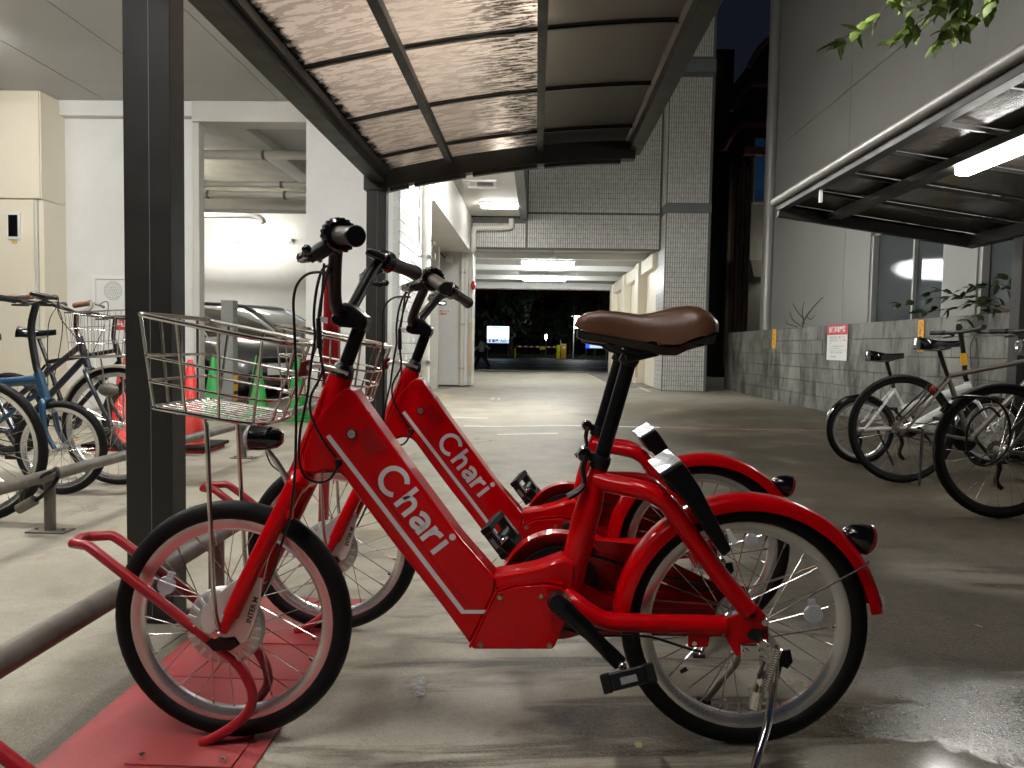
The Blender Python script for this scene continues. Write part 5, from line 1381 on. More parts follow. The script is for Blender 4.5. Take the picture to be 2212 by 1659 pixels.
# reflectors, valve
for h, x, y, nm in ((HF, 357, 1266, wf), (HR, 1759, 1328, wr)):
    rc_ = B(x, y); rc_.y = 0.006
    u = V((rc_.x - h.x, 0, rc_.z - h.z)).normalized(); w = V((-u.z, 0, u.x))
    ro_ = obj('spoke_reflector', M().lathe([(0, -.006), (.0185, -.005), (.020, 0), (.0185, .005), (0, .006)], rc_, (0, 1, 0), 22).merge(M().box(rc_ + w * .022, (.018, .006, .014), Matrix.Rotation(-math.atan2(w.z, w.x), 3, 'Y'))).merge(M().box(rc_ - w * .022, (.018, .006, .014), Matrix.Rotation(-math.atan2(w.z, w.x), 3, 'Y'))), K['reflector'], nm)
obj('valve', M().tube([B(683, 1429), B(669, 1420)], [0.004, 0.005], 8), K['black'], wf)
obj('valve', M().tube([B(1470, 1452), B(1484, 1444)], [0.004, 0.005], 8), K['black'], wr)
# kick stand
KS = sub('kickstand', BK)
obj('stand_bracket', M().prism(xz([(1598, 1390), (1665, 1392), (1672, 1398), (1660, 1420), (1645, 1424), (1600, 1424)], -.084), -.090, -.082), K['chrome'], KS, bevel=0.002)
for x in (1611, 1645): obj('bolt', M().lathe([(0, -.006), (.006, -.006), (.0075, 0)], B(x, 1408, -.090), (0, 1, 0), 10), K['chrome'], KS)
ln = [B(1675, 1398, -.094), B(1674, 1440, -.098), B(1669, 1490, -.105), B(1660, 1555, -.122), B(1643, 1615, -.145), B(1630, 1657, -.158)]
ft = P(1612, 1718, BD - .172) - O1; ft.z = 0.006
for f in (lambda p: p, mir):
    obj('stand_leg', M().tube(cat([f(p) for p in ln + [ft]], 5), [0.0085, 0.0075, 0.0085], 10), K['chrome'] if f is not mir else K['steel'], KS)
    obj('stand_foot', M().tube([f(ft + V((-.02, 0, -.003))), f(ft + V((.012, 0, -.003)))], 0.010, 8, flat=1.3), K['black'], KS)
obj('stand_cross_tube', M().tube([B(1678, 1400, -.09), mir(B(1678, 1400, -.09))], 0.008, 10), K['chrome'], KS)
sp0, sp1 = B(1682, 1401, -.108), B(1653, 1490, -.110)
hx = []
dv = (sp1 - sp0); u = V((0, 1, 0)); w = dv.normalized().cross(u)
for i in range(18 * 8 + 1):
    a_ = 2 * pi * i / 8; hx.append(sp0 + dv * i / (18 * 8) + (u * cos(a_) + w * sin(a_)) * 0.0062)
obj('spring', M().tube(hx, 0.0016, 5), K['chrome'], KS)
obj('stand_lever', M().tube(cat([B(1655, 1430, -.100), B(1645, 1460, -.102), B(1636, 1500, -.103), B(1630, 1530, -.104)], 4), [0.008, 0.010, 0.0125, 0.012], 12), K['chrome'], KS)
obj('stand_plate', M().prism(xz([(1686, 1405), (1706, 1402), (1711, 1428), (1700, 1443), (1688, 1438), (1682, 1465), (1672, 1470)], -.09), -.094, -.090), K['satin_black'], KS)

ORG_BK = O1.copy()
BK.location = O1
B2 = copy_tree(BK)
B2.location = O1 + V((0.046, 0.605, -0.004))
cl = Wd(-.397, 0, .884); cl.y = 0
turn = Matrix.Translation(cl) @ Matrix.Rotation(radians(17), 4, 'Y') @ Matrix.Translation(-cl)    # its bar is clamped lower
for k in B2.children:
    if k.name.split('.')[0] in ('handlebar', 'grip', 'shifter', 'brake_clamp', 'lever_body', 'brake_lever', 'cable_barrel', 'display_unit'): k.matrix_local = turn @ k.matrix_local
B2['label'] = 'second red rental bicycle, standing behind the nearest one'

# ------------------------------------------------------------------ red rack: one plate and wheel loop for each bicycle
def rack(dy, label):
    r = thing('bicycle_rack', label, 'bicycle rack', (-0.75, BD + dy, GL), 'red wheel racks under the canopy')
    oy = BD
    m = M().bb(-0.97, -0.545, oy - 0.335, oy + 0.262, GL + 0.001, GL + 0.007)
    sh = lambda p: V((p[0], p[1] + dy, p[2]))
    m.v = [sh(p) for p in m.v]; obj('base_plate', m, K['plate_red'], r, bevel=0.001, bseg=1)
    m = M().bb(-0.80, -0.585, oy - 0.125, oy - 0.0, GL + 0.0075, GL + 0.011); m.v = [sh(p) for p in m.v]
    fp = obj('foot_plate', m, K['plate_red'], r, bevel=0.001, bseg=1)
    for x, y in ((-0.775, oy - 0.105), (-0.61, oy - 0.105)):
        m = M().lathe([(0, .009), (.006, .009), (.008, .003), (.008, 0)], (x, y, GL + .011), n=8); m.v = [sh(p) for p in m.v]; obj('bolt', m, K['chrome'], fp)
    n_ = [P(435, 1611, BD - .045), P(478, 1585, BD - .045), P(519, 1556, BD - .045), P(541, 1528, BD - .045), P(545, 1500, BD - .045), P(536, 1470, BD - .045), P(512, 1432, BD - .045), P(470, 1396, BD - .045), P(330, 1287, BD - .045), P(215, 1198, BD - .045), P(190, 1179, BD - .042)]
    n_[0].z = GL + 0.012
    e = P(172, 1166, BD)
    far = [V((p.x, 2 * BD - p.y, p.z)) for p in n_]
    pts = cat(n_, 5) + [V((e.x + 0.004, BD - .028, e.z)), V((e.x, BD, e.z + .003)), V((e.x + 0.004, BD + .028, e.z))] + list(reversed(cat(far, 5)))
    obj('loop_tube', M().tube([sh(p) for p in pts], 0.0105, 12), K['rack_red'], r)
    return r


rack(0.0, 'red steel wheel rack holding the front wheel of the nearest bicycle')
rack(0.602, 'red steel wheel rack under the front wheel of the second bicycle')
rack(-0.602, 'empty red wheel rack closest to the camera in the lower left corner')
# red pole with sign bracket behind the handlebars
t = thing('red_pole', 'red rack pole with rounded top behind the handlebars of the nearest bicycle', 'pole', (-0.85, 2.95, GL))
a = P(697, 1185, 2.95); c = P(712, 600, 2.95)
obj('pole', M().tube([V((a.x, 2.95, GL)), V((c.x, 2.95, c.z)), V((c.x + .004, 2.95, c.z + .03)), V((c.x + .012, 2.95, c.z + .05))], [0.021, 0.021, 0.019, 0.010], 14), K['rack_red'], t)
a = P(719, 700, 2.96); c = P(719, 860, 2.96)
obj('flat_bar', M().bb(a.x - .004, a.x + .028, 2.94, 2.975, 0.45, a.z), K['rack_red'], t, bevel=0.003)
obj('base_plate', M().bb(-0.95, -0.76, 2.86, 3.04, GL + 0.001, GL + 0.008), K['plate_red'], t)
# ------------------------------------------------------------------ rails for locking bicycles
def rail(label, X, p0, p1, y0, y1, posts, r):
    r *= 0.9
    a = PX(*p0, X); c = PX(*p1, X); z = (a.z + c.z) / 2
    t = thing('bicycle_rail', label, 'rail', (X, (y0 + y1) / 2, GL), 'low bicycle rails')
    obj('rail_pipe', M().tube([(X, y0, z), (X, y1, z)], r, 14), K['galv'], t)
    for y in posts:
        p = obj('rail_post', M().tube([(X, y, GL + .006), (X, y, z - r * .6)], r * 0.85, 12), K['galv'], t)
        obj('flange', M().bb(X - .085, X + .085, y - .045, y + .045, GL + .001, GL + .008), K['galv'], p, bevel=0.001, bseg=1)
        for s in (-.06, .06): obj('bolt', M().lathe([(0, .008), (.007, .008), (.008, 0)], (X + s, y, GL + .008), n=8), K['galv'], p)
    return z


zr = rail('long galvanised rail across the left floor with a cable lock on it', -2.12, (0, 1050), (280, 985), 1.2, 7.4, (3.15, 5.3, 7.2), 0.030)
rail('galvanised rail running close past the canopy posts', -0.955, (0, 1435), (343, 1225), 0.5, 3.35, (2.18,), 0.030)

# ------------------------------------------------------------------ other parked bicycles
def gen_bike(label, loc, R, o):
    """front towards +X, rear hub above the local origin; built once for each bicycle since no two are alike"""
    t = thing('parked_bicycle', label, 'bicycle', (0, 0, 0), 'other parked bicycles')
    g = o.get
    fm, pm = g('frame', K['satin_black']), g('parts', K['black'])
    wb = g('wb', 1.05); hr = V((0, 0, R)); hf = V((wb, 0, R)); tr = g('tyre', 0.019)
    rim = g('rim', K['rim']); nsp = g('nsp', 28)
    w1 = wheel('rear_wheel', t, hr, R, tr, rim, nsp, 0.022, spoke_r=0.0013, n=44)
    w2 = wheel('front_wheel', t, hf, R, tr, rim, nsp, 0.018, spoke_r=0.0013, n=44)
    for w, h in ((w1, hr), (w2, hf)):
        obj('hub', M().lathe([(0, -.055), (.012, -.05), (.020, -.03), (.014, -.02), (.014, .02), (.020, .03), (.012, .05), (0, .055)], h, (0, 1, 0), 16), K['hub_alloy'], w)
    bb, sc, ht, hb = [V((a, 0, c)) for a, c in (g('bb', (.44, .28)), g('sc', (.29, .68)), g('ht', (.84, .84)), g('hb', (.89, .70)))]
    r = g('r', 0.0155)
    fr = M()
    for a, c, k in ((bb, sc, r), (g('tt0') and V((g('tt0')[0], 0, g('tt0')[1])) or sc, ht.lerp(hb, .3), g('ttr', r)), (bb, hb.lerp(ht, .25), g('dtr', r * 1.15)), (ht, hb, r * 1.25)):
        if a is None: continue
        fr.tube([a, c], k, 12)
    for s in (-1, 1):
        fr.tube([sc + V((0, s * .02, -.02)), hr + V((0, s * .06, 0))], r * .6, 8)
        fr.tube([bb + V((0, s * .03, 0)), hr + V((0, s * .06, 0))], r * .68, 8)
    tag(obj('frame', fr, fm, t), kind='stuff')
    fk = M(); cr = hb + V((.012, 0, -.03))
    rake = g('rake', .5)
    for s in (-1, 1):
        fk.tube(cat([cr + V((0, s * .02, 0)), cr.lerp(hf, .06) + V((0, s * .045, 0)), cr.lerp(hf, .6) + V((-.012 * rake, s * .052, 0)), hf + V((0, s * .055, 0))], 4), [r * .9, r * .6], 10)
    fk.tube([hb + V((-.004, 0, .01)), cr], r * 1.2, 10)
    tag(obj('fork', fk, g('forkm', fm), t), kind='stuff')
    sd = V((g('saddle', (.20, .90))[0], 0, g('saddle', (.20, .90))[1]))
    obj('seat_post', M().tube([sc + (sc - bb).normalized() * -.04, sd + V((.02, 0, -.05))], .0135, 10), g('postm', pm), t)
    L = .27; xs_ = [i / 11 for i in range(12)]
    hw2 = [.010, .020, .023, .026, .032, .042, .056, .072, .083, .086, .076, .040]
    tops = [(sd.x + L * .55 - L * x, sd.z + .012 - .012 * sin(pi * x) + .018 * x) for x in xs_]
    bots = [(a, c - .040 - .062 * x * x * (1 - .35 * x)) for (a, c), x in zip(tops, xs_)]
    s_ = saddle(t, g('saddlem', K['gloss_black']), tops, bots, hw2, None, 0)
    for s in (-1, 1):
        obj('saddle_rail', M().tube(cat([sd + V((.09, s * .012, -.035)), sd + V((.03, s * .02, -.052)), sd + V((-.06, s * .022, -.05)), sd + V((-.10, s * .03, -.035))], 3), .004, 6), K['steel'], t)
    # steering
    st = V((g('stem', (.80, .98))[0], 0, g('stem', (.80, .98))[1]))
    obj('stem', M().tube(cat([ht.lerp(hb, .02), ht + (ht - hb).normalized() * (.05), *( [V((g('stemmid')[0], 0, g('stemmid')[1]))] if g('stemmid') else []), st], 4), g('stemr', .0145), 12), g('stemm', pm), t)
    if g('bar', 'flat') == 'flat':
        hw_ = g('barw', .30)
        bp = [V((st.x - .03, -hw_, st.z + .012)), V((st.x + .005, -hw_ * .5, st.z + .005)), st, V((st.x + .005, hw_ * .5, st.z + .005)), V((st.x - .03, hw_, st.z + .012))]
        obj('handlebar', M().tube(cat(bp, 5), .0125, 12), pm, t)
        ends = ((bp[0], bp[1]), (bp[4], bp[3]))
    else:
        obj('handlebar', M().tube(cat([V((st.x - .20, -.27, st.z + .06)), V((st.x - .08, -.245, st.z + .075)), V((st.x - .005, -.12, st.z + .03)), st, V((st.x - .005, .12, st.z + .03)), V((st.x - .08, .245, st.z + .075)), V((st.x - .20, .27, st.z + .06))], 5), .0115, 12), g('barm', K['galv']), t)
        ends = ((V((st.x - .20, -.27, st.z + .06)), V((st.x - .08, -.245, st.z + .075))), (V((st.x - .20, .27, st.z + .06)), V((st.x - .08, .245, st.z + .075))))
    for a, c in ends:
        d = (c - a).normalized()
        obj('grip', M().tube([a - d * .006, a + d * .03, a + d * .075, a + d * .12], [.0175, .0165, .0165, .0185], 14), g('gripm', K['black']), t)
        q = a + d * .15
        obj('brake_lever', M().tube(cat([q + V((0, 0, -.005)), q + V((.045, 0, -.02)), q + V((.055, -d.y * .06, -.026)), q + V((.04, -d.y * .12, -.03))], 4), [.009, .006], 8), g('leverm', K['black']), t)
        obj('cable', M().tube(cat([q + V((.03, d.y * .01, -.015)), q + V((.10, d.y * .10, .0)), q + V((.10, d.y * .2, -.12)), hb + V((.03, d.y * .02, .05))], 5), .0027, 6), K['cable'], t)
    # drive
    obj('chainring', M().lathe([(.02, .048), (.078, .048), (.082, .050), (.078, .053), (.02, .053)], bb, (0, 1, 0), 30, ringclosed=True), K['black'], t)
    obj('rear_cassette', M().lathe([(.014, .03), (.046, .032), (.036, .05), (.014, .052)], hr, (0, 1, 0), 22, ringclosed=True), K['galv'], t)
    obj('chain', M().tube([bb + V((0, .05, .08)), hr + V((0, .042, .04)), hr + V((-.04, .042, 0)), hr + V((0, .042, -.04)), bb + V((0, .05, -.08)), bb + V((.08, .05, 0))], .0035, 5, closed=True), K['black'], t)
    for s in (-1, 1):
        a = radians(g('crank', -50)); d = V((cos(a), 0, sin(a))) * s
        pc = bb + d * .165 + V((0, s * -.075, 0))
        obj('crank_arm', M().tube([bb + V((0, s * -.06, 0)), pc], [.013, .010], 8), g('crankm', K['black']), t)
        pd = obj('pedal', M().box(pc + V((0, s * -.05, 0)), (.085, .075, .024)), K['black'], t, bevel=.006)
        obj('pedal_reflector', M().box(pc + V((.0435, s * -.05, 0)), (.003, .05, .014)), K['yellow'], pd)
    if g('mud'):
        for h, a0, a1 in ((hr, 168, 12), (hf, 165, 35 if not g('frontmud') else 25)):
            rings = []
            for i in range(30):
                a = radians(a0 + (a1 - a0) * i / 29); u = V((cos(a), 0, sin(a))); rr = R + .014
                if h is hr: u = V((-u.x, 0, u.z))
                rings.append([h + u * (rr + d) + V((0, y, 0)) for y, d in ((-.027, -.018), (-.022, -.004), (0, 0), (.022, -.004), (.027, -.018), (.022, -.008), (0, -.003), (-.022, -.008))])
            obj('mudguard', M().loft(rings), g('mudm', K['gloss_black']), t)
    if g('basket'):
        bs = sub('basket', t); c0, c1, wd = V((ht.x + .05, 0, ht.z - .12)), V((ht.x + .36, 0, ht.z - .10)), .15
        def rg(tt):
            e = .03 * tt; z = .25 * tt
            return [V((c0.x - e * .3, -wd - e, c0.z + z)), V((c1.x + e * 1.6, -wd - e, c1.z + z)), V((c1.x + e * 1.6, wd + e, c1.z + z)), V((c0.x - e * .3, wd + e, c0.z + z))]
        for tt, k in ((0, .0035), (.33, .002), (.66, .002), (1, .0045)): obj('basket_ring', M().tube(rg(tt), k, 6, closed=True), K['wire'], bs)
        up = M()
        for e in range(4):
            for i in range(11):
                f = i / 11; p0, p1 = [rg(q)[e].lerp(rg(q)[(e + 1) % 4], f) for q in (0, 1)]; up.tube([p0, p1], .0016, 4)
        for i in range(12):
            f = i / 11; q = rg(0); up.tube([q[0].lerp(q[3], f), q[1].lerp(q[2], f)], .0016, 4); up.tube([q[0].lerp(q[1], f), q[3].lerp(q[2], f)], .0016, 4)
        tag(obj('basket_mesh', up, K['wire'], bs), kind='stuff')
        for s in (-1, 1): obj('basket_stay', M().tube([V((c0.x + .15, s * .10, c0.z)), hf + V((0, s * .06, 0))], .0045, 6), K['steel'], t)
    if g('lamp'):
        q = hf + V((-.02, -.06, R * .62)); obj('dynamo_lamp', M().ball(q, (.06, .035, .04)), K['galv'], t)
    if g('stand'):
        obj('kickstand', M().tube([hr + V((.10, -.06, .0)) if not g('standc') else bb + V((-.05, -.03, -.03)), V((g('standx', .16), -.17, .006))], [.009, .008], 8), K['black'], t)
    if g('tape'):
        a = st.lerp(ht, .55); obj('yellow_tape', M().tube([a + (st - ht).normalized() * .045, a - (st - ht).normalized() * .045], .0225, 12), K['yellow'], t)
    if g('display'):
        obj('phone_holder', M().box(st + V((.01, .05, .045)), (.09, .12, .022), Matrix.Rotation(radians(12), 3, 'Y')), K['black'], t, bevel=.006)
    if g('taillamp'):
        obj('tail_lamp', M().ball(sc.lerp(hr, .32) + V((-.02, -.03, .02)), (.022, .018, .03)), K['tail_red'], t)
    if g('derail'):
        obj('derailleur', M().tube(cat([hr + V((.01, .06, -.03)), hr + V((.04, .065, -.09)), hr + V((.02, .06, -.16)), hr + V((.05, .06, -.20))], 4), [.014, .012], 8), K['black'], t)
    t.location = loc
    t.rotation_euler = (radians(g('lean', -2)), 0, radians(g('yaw', 0)))
    return t


K['blue'] = mat('blue_paint', (0.007, 0.038, 0.080), 0.34, coat=0.4, var=0.06)
K['navy'] = mat('navy_paint', (0.012, 0.014, 0.022), 0.3, coat=0.5)
K['white_paint'] = mat('white_frame_paint', (0.78, 0.77, 0.75), 0.3, coat=0.6)
K['bronze'] = mat('bronze_frame_paint', (0.105, 0.088, 0.070), 0.4, 0.0, coat=0.2)
K['olive'] = mat('olive_frame_paint', (0.06, 0.065, 0.045), 0.4, coat=0.4)
K['beige_mud'] = mat('rusty_mudguard', (0.42, 0.36, 0.28), 0.4, 0.5, var=0.25, vscale=12, dirt=0.5, dirtcol=(0.2, 0.11, 0.06))
K['brown_grip'] = mat('tan_grip', (0.16, 0.075, 0.035), 0.6)
K['dark_rim'] = mat('black_rim', (0.025, 0.025, 0.026), 0.35, 0.4)


def hubloc(px, py, D, z=GL, dx=0.0):
    p = P(px, py, D); return V((p.x - dx, D, z))


gen_bike('black bicycle with silver rims locked to the rail at the left edge', hubloc(-52, 968, 3.28, GL, 1.05), 0.332,
         dict(frame=K['satin_black'], tyre=0.0215, saddle=(.2, .82), stem=(.82, .90), nsp=32, lean=-1))
gen_bike('blue small wheeled bicycle with a tall black stem', hubloc(131, 967, 3.92, GL, 0.88), 0.256,
         dict(frame=K['blue'], wb=.88, bb=(.36, .26), sc=(.24, .52), ht=(.755, .66), hb=(.79, .54), tt0=(.30, .575), ttr=.026, dtr=.012, r=.02, saddle=(.10, .84), stemmid=(.715, .90), stem=(.745, 1.035), stemr=.0185,
              tyre=.021, barw=.28, display=1, nsp=28, forkm=K['blue'], rake=2, lean=-1, mud=0))
gen_bike('dark city bicycle with a wire basket and cream mudguards', hubloc(266, 908, 4.28, GL, 1.10), 0.345,
         dict(frame=K['navy'], wb=1.10, bb=(.46, .29), sc=(.28, .62), ht=(.86, .86), hb=(.91, .70), tt0=(.40, .44), saddle=(.22, .86), bar='city', stem=(.845, 1.0), stemm=K['chrome'], basket=1, mud=1, mudm=K['beige_mud'], frontmud=1,
              lamp=1, gripm=K['brown_grip'], leverm=K['galv'], saddlem=K['black'], yaw=-3, lean=-1, r=.0165))
gen_bike('black bicycle half hidden behind the near canopy post', hubloc(318, 905, 5.15, GL, 1.0), 0.300,
         dict(frame=K['satin_black'], wb=1.0, tyre=.026, rim=K['dark_rim'], stem=(.80, 1.0), ht=(.80, .82), hb=(.85, .66), nsp=24, yaw=-4, lean=-1))
gen_bike('white folding bicycle with small wheels and yellow tape on its stem', hubloc(1860, 926, 5.5, 0), 0.252,
         dict(frame=K['white_paint'], wb=.98, bb=(.40, .28), sc=(.24, .56), ht=(.80, .62), hb=(.84, .50), tt0=(.30, .40), ttr=.030, dtr=.030, r=.018, saddle=(.17, .81), stemmid=(.775, .80), stem=(.745, .985), stemr=.017, tyre=.023,
              barw=.30, mud=1, tape=1, stand=1, derail=1, nsp=24, yaw=4, lean=-3, forkm=K['white_paint'], gripm=K['black'], postm=K['black']))
gen_bike('bronze hybrid bicycle with thin tyres and a black saddle', hubloc(1951, 923, 4.73, 0), 0.343,
         dict(frame=K['bronze'], wb=1.07, tyre=.0165, rim=K['dark_rim'], saddle=(.21, .895), stand=1, standx=.02, taillamp=1, derail=1, nsp=28, yaw=3, lean=-3))
gen_bike('olive bicycle cut off by the right edge of the picture', hubloc(2166, 972, 3.76, 0), 0.342,
         dict(frame=K['olive'], wb=1.07, tyre=.0185, rim=K['dark_rim'], saddle=(.21, .87), stand=1, standx=.05, derail=1, nsp=28, yaw=2, lean=-3))
# cable locks
t = thing('cable_lock', 'black cable lock hanging on the wheel at the right edge', 'lock', P(2140, 960, 3.70))
pts = [P(2055, 862, 3.72), P(2085, 856, 3.69), P(2140, 862, 3.67), P(2170, 885, 3.66), P(2182, 930, 3.67), P(2172, 975, 3.68), P(2130, 1005, 3.69), P(2095, 990, 3.69), P(2088, 940, 3.70), P(2100, 905, 3.71), P(2135, 880, 3.71), P(2160, 900, 3.72)]
obj('cable', M().tube(cat(pts, 6), 0.0065, 8), K['cable'], t)
obj('lock_barrel', M().tube([P(2036, 890, 3.73), P(2050, 872, 3.73)], 0.016, 12), K['gloss_black'], t)
t = thing('cable_lock', 'dark cable lock coiled over the rear wheel of the bronze bicycle', 'lock', P(1990, 850, 4.66))
pts = [P(2006, 830, 4.66), P(1995, 845, 4.63), P(1965, 872, 4.62), P(1940, 898, 4.63), P(1937, 905, 4.64), P(1950, 902, 4.64), P(1985, 868, 4.66), P(2003, 842, 4.68)]
obj('cable', M().tube(cat(pts, 6), 0.006, 8), K['cable'], t)
t = thing('cable_lock', 'cable lock with a silver barrel wrapped round the rail and left wheel', 'lock', (-2.1, 3.2, 0.2))
pts = [P(48, 1098, 3.12), P(50, 1062, 3.10), P(90, 1030, 3.06), P(112, 1018, 3.05), P(122, 1012, 3.1), P(125, 1030, 3.16), P(112, 1052, 3.12), P(90, 1072, 3.09), P(72, 1084, 3.08)]
obj('cable', M().tube(cat(pts, 6), 0.009, 8), K['cable'], t)
obj('lock_barrel', M().tube([P(40, 1100, 3.08), P(76, 1080, 3.08)], 0.022, 14), K['galv'], t)

# ------------------------------------------------------------------ cones and bollard
K['cone_red'] = mat('cone_red', (0.50, 0.020, 0.014), 0.5, var=0.15, vscale=9, dirt=0.25, dirtcol=(0.2, 0.03, 0.02))
K['cone_green'] = mat('cone_green', (0.025, 0.32, 0.06), 0.5, var=0.15, vscale=9, dirt=0.25, dirtcol=(0.03, 0.14, 0.04))


def cone(label, x, y, ma, base, group):
    t = thing('traffic_cone', label, 'traffic cone', (x, y, GL), group)
    z = GL + 0.03
    obj('cone_body', M().lathe([(.0, .672), (.016, .672), (.022, .662), (.120, .045), (.138, .020), (.165, .012), (.165, 0)], (x, y, z), n=28), ma, t)
    obj('base_plate', M().bb(x - .19, x + .19, y - .19, y + .19, GL + .001, z), ma, t, bevel=.008)
    if base:
        obj('weight', M().bb(x - .215, x + .215, y - .215, y + .215, z + .001, z + .028), K['rubber'], t, bevel=.008)
    return t


for i, (px, py) in enumerate(((462, 905), (556, 905), (641, 908))):
    p = PZ(px, py, GL); cone(('green traffic cone left of the grey steel post', 'middle green traffic cone right of the grey steel post', 'rightmost green traffic cone, behind the second basket')[i], p.x, p.y, K['cone_green'], 0, 'green traffic cones')
p = PZ(412, 972, GL); cone('red traffic cone with black rubber weight, right of the near canopy post', p.x, p.y, K['cone_red'], 1, 'red traffic cones')
p = PZ(268, 968, GL); cone('red traffic cone left of the near canopy post', p.x, p.y, K['cone_red'], 1, 'red traffic cones')
p = PZ(496, 893, GL)
t = thing('steel_post', 'square grey steel post with yellow tape among the green cones', 'post', (p.x, p.y, GL))
obj('post', M().bb(p.x - .072, p.x + .072, p.y - .072, p.y + .072, GL + .001, 1.30), mat('post_paint', (0.25, 0.255, 0.245), 0.5, var=0.08, vscale=8), t, bevel=.006)
tg = obj('yellow_tape', M().bb(p.x + .0721, p.x + .0745, p.y - .06, p.y + .06, .02, .42), K['yellow'], t)
obj('warning_stripe', M().bb(p.x + .0746, p.x + .0755, p.y - .058, p.y + .058, .08, .12).merge(M().bb(p.x + .0746, p.x + .0755, p.y - .058, p.y + .058, .20, .24)).merge(M().bb(p.x + .0746, p.x + .0755, p.y - .058, p.y + .058, .32, .36)), K['print_black'], tg)
for i in range(5): obj('hole', M().lathe([(0, .001), (.014, .001), (.014, 0)], (p.x + .0722, p.y - .01, .86 + .085 * i), (1, 0, 0), 10), K['black'], t)

# ------------------------------------------------------------------ cars in the garage
K['car_black'] = mat('black_car_paint', (0.17, 0.172, 0.18), 0.3, 0.7, coat=1.0, crough=0.04)
K['car_silver'] = mat('silver_blue_car_paint', (0.42, 0.46, 0.52), 0.3, 0.5, coat=1.0, crough=0.04)
K['car_glass'] = mat('car_glass', (0.025, 0.028, 0.026), 0.05, coat=1.0, spec=0.8)
K['head_lens'] = mat('headlight_lens', (0.72, 0.73, 0.72), 0.12, 0.3, coat=1.0, bump=0.3, bscale=60)


def car(label, loc, yaw, paint):
    """small one-box car; front towards +X, origin on the ground under its middle"""
    t = thing('parked_car', label, 'car', (0, 0, 0), 'cars parked in the garage')
    secs = [(-1.90, .62, .34, .80, .30), (-1.82, .74, .26, .96, .0), (-1.2, .82, .20, .98, 0), (-.3, .84, .18, .96, 0), (.6, .84, .18, .94, 0), (1.05, .83, .20, .92, 0), (1.45, .78, .21, .84, 0), (1.72, .68, .23, .74, 0), (1.86, .52, .28, .62, 0), (1.90, .40, .34, .52, 0)]
    rings = []
    for x, w, z0, z1, _ in secs:
        h = z1 - z0; r = []
        for a, b in ((-.80, 0), (-.97, .10), (-1.0, .40), (-.985, .68), (-.93, .90), (-.80, 1.0), (-.35, 1.02), (.35, 1.02), (.80, 1.0), (.93, .90), (.985, .68), (1.0, .40), (.97, .10), (.80, 0)): r.append(V((x, a * w, z0 + b * h)))
        rings.append(r)
    obj('body', M().loft(rings), paint, t, angle=50, bevel=0)
    gsec = [(-1.78, .66, .94, .98), (-1.60, .64, .94, 1.36), (-1.2, .63, .94, 1.455), (-.5, .62, .94, 1.475), (.1, .61, .92, 1.43), (.45, .62, .91, 1.30), (.80, .66, .90, 1.10), (1.12, .70, .88, .915)]
    rings = []
    for x, w, z0, z1 in gsec:
        h = z1 - z0; rings.append([V((x, a * (w * (1 - .12 * b) + .11 * (1 - b)), z0 + b * h)) for a, b in ((-1, 0), (-1, .3), (-1, .75), (-.93, .93), (-.7, 1.0), (.7, 1.0), (.93, .93), (1, .75), (1, .3), (1, 0))])
    obj('cabin_glass', M().loft(rings), K['car_glass'], t, angle=50)
    rp = []
    for x, w, z0, z1 in gsec[1:5]: rp.append([V((x, a * w * .90, z1 + b)) for a, b in ((-1, -.045), (-.86, .008), (-.5, .022), (.5, .022), (.86, .008), (1, -.045), (.8, -.06), (-.8, -.06))])
    obj('roof', M().loft(rp), paint, t, angle=50)
    for s in (-1, 1):
        pil = [V((x, s * (w * (1 - .12 * .85)) * 1.005, z1 - .05 + .012)) for x, w, z0, z1 in gsec[4:]]
        obj('windscreen_pillar', M().tube(pil, [.035, .028, .028, .03], 8), paint, t)
        obj('centre_pillar', M().tube([V((-.35, s * .735, .93)), V((-.40, s * .575, 1.42))], .03, 8), paint, t)
        obj('headlight', M().ball((1.585, s * .565, .70), (.20, .14, .095), 16, 10, Matrix.Rotation(radians(28), 3, 'Y') @ Matrix.Rotation(radians(-28 * s), 3, 'Z')), K['head_lens'], t)
        obj('fog_lamp', M().ball((1.72, s * .53, .44), (.09, .09, .06), 12, 8), K['head_lens'], t)
        obj('door_mirror', M().ball((.62, s * .93, .99), (.07, .10, .065), 12, 8), paint, t)
        for x in (-1.22, 1.20):
            c = V((x, s * .76, .30)); w = sub('wheel', t)
            obj('tyre', M().lathe([(.21, -.085), (.285, -.09), (.30, -.06), (.30, .06), (.285, .09), (.21, .085)], c, (0, 1, 0), 32, ringclosed=True), K['rubber'], w)
            rm = M().lathe([(.212, s * .084), (.20, s * .088), (.195, s * .06), (0.0, s * .05)], c, (0, 1, 0), 32)
            for i in range(9):
                a = 2 * pi * i / 9; u = V((cos(a), 0, sin(a))); rm.beam(c + u * .03 + V((0, s * .082, 0)), c + u * .20 + V((0, s * .086, 0)), .038, .02, up=(0, 1, 0))
            obj('rim', rm, K['hub_alloy'], w)
            obj('wheel_arch', M().lathe([(.325, s * .08), (.345, s * .085), (.345, s * -.2), (.325, s * -.2)], c + V((0, s * .03, 0)), (0, 1, 0), 26, -1.75, 1.75, ringclosed=True), K['black'], t)
    obj('grille', M().box((1.90, 0, .60), (.05, .62, .06)), K['gloss_black'], t, bevel=.01)
    obj('lower_grille', M().box((1.90, 0, .37), (.05, .86, .12)), K['black'], t, bevel=.02)
    obj('number_plate', M().box((1.935, 0, .47), (.012, .33, .165)), K['print_white'], t, bevel=.004)
    t.location = loc; t.rotation_euler = (0, 0, yaw); return t


def front_at(px, py, D, yaw):
    p = P(px, py, D); return V((p.x - 1.9 * cos(yaw), D - 1.9 * sin(yaw), GL))


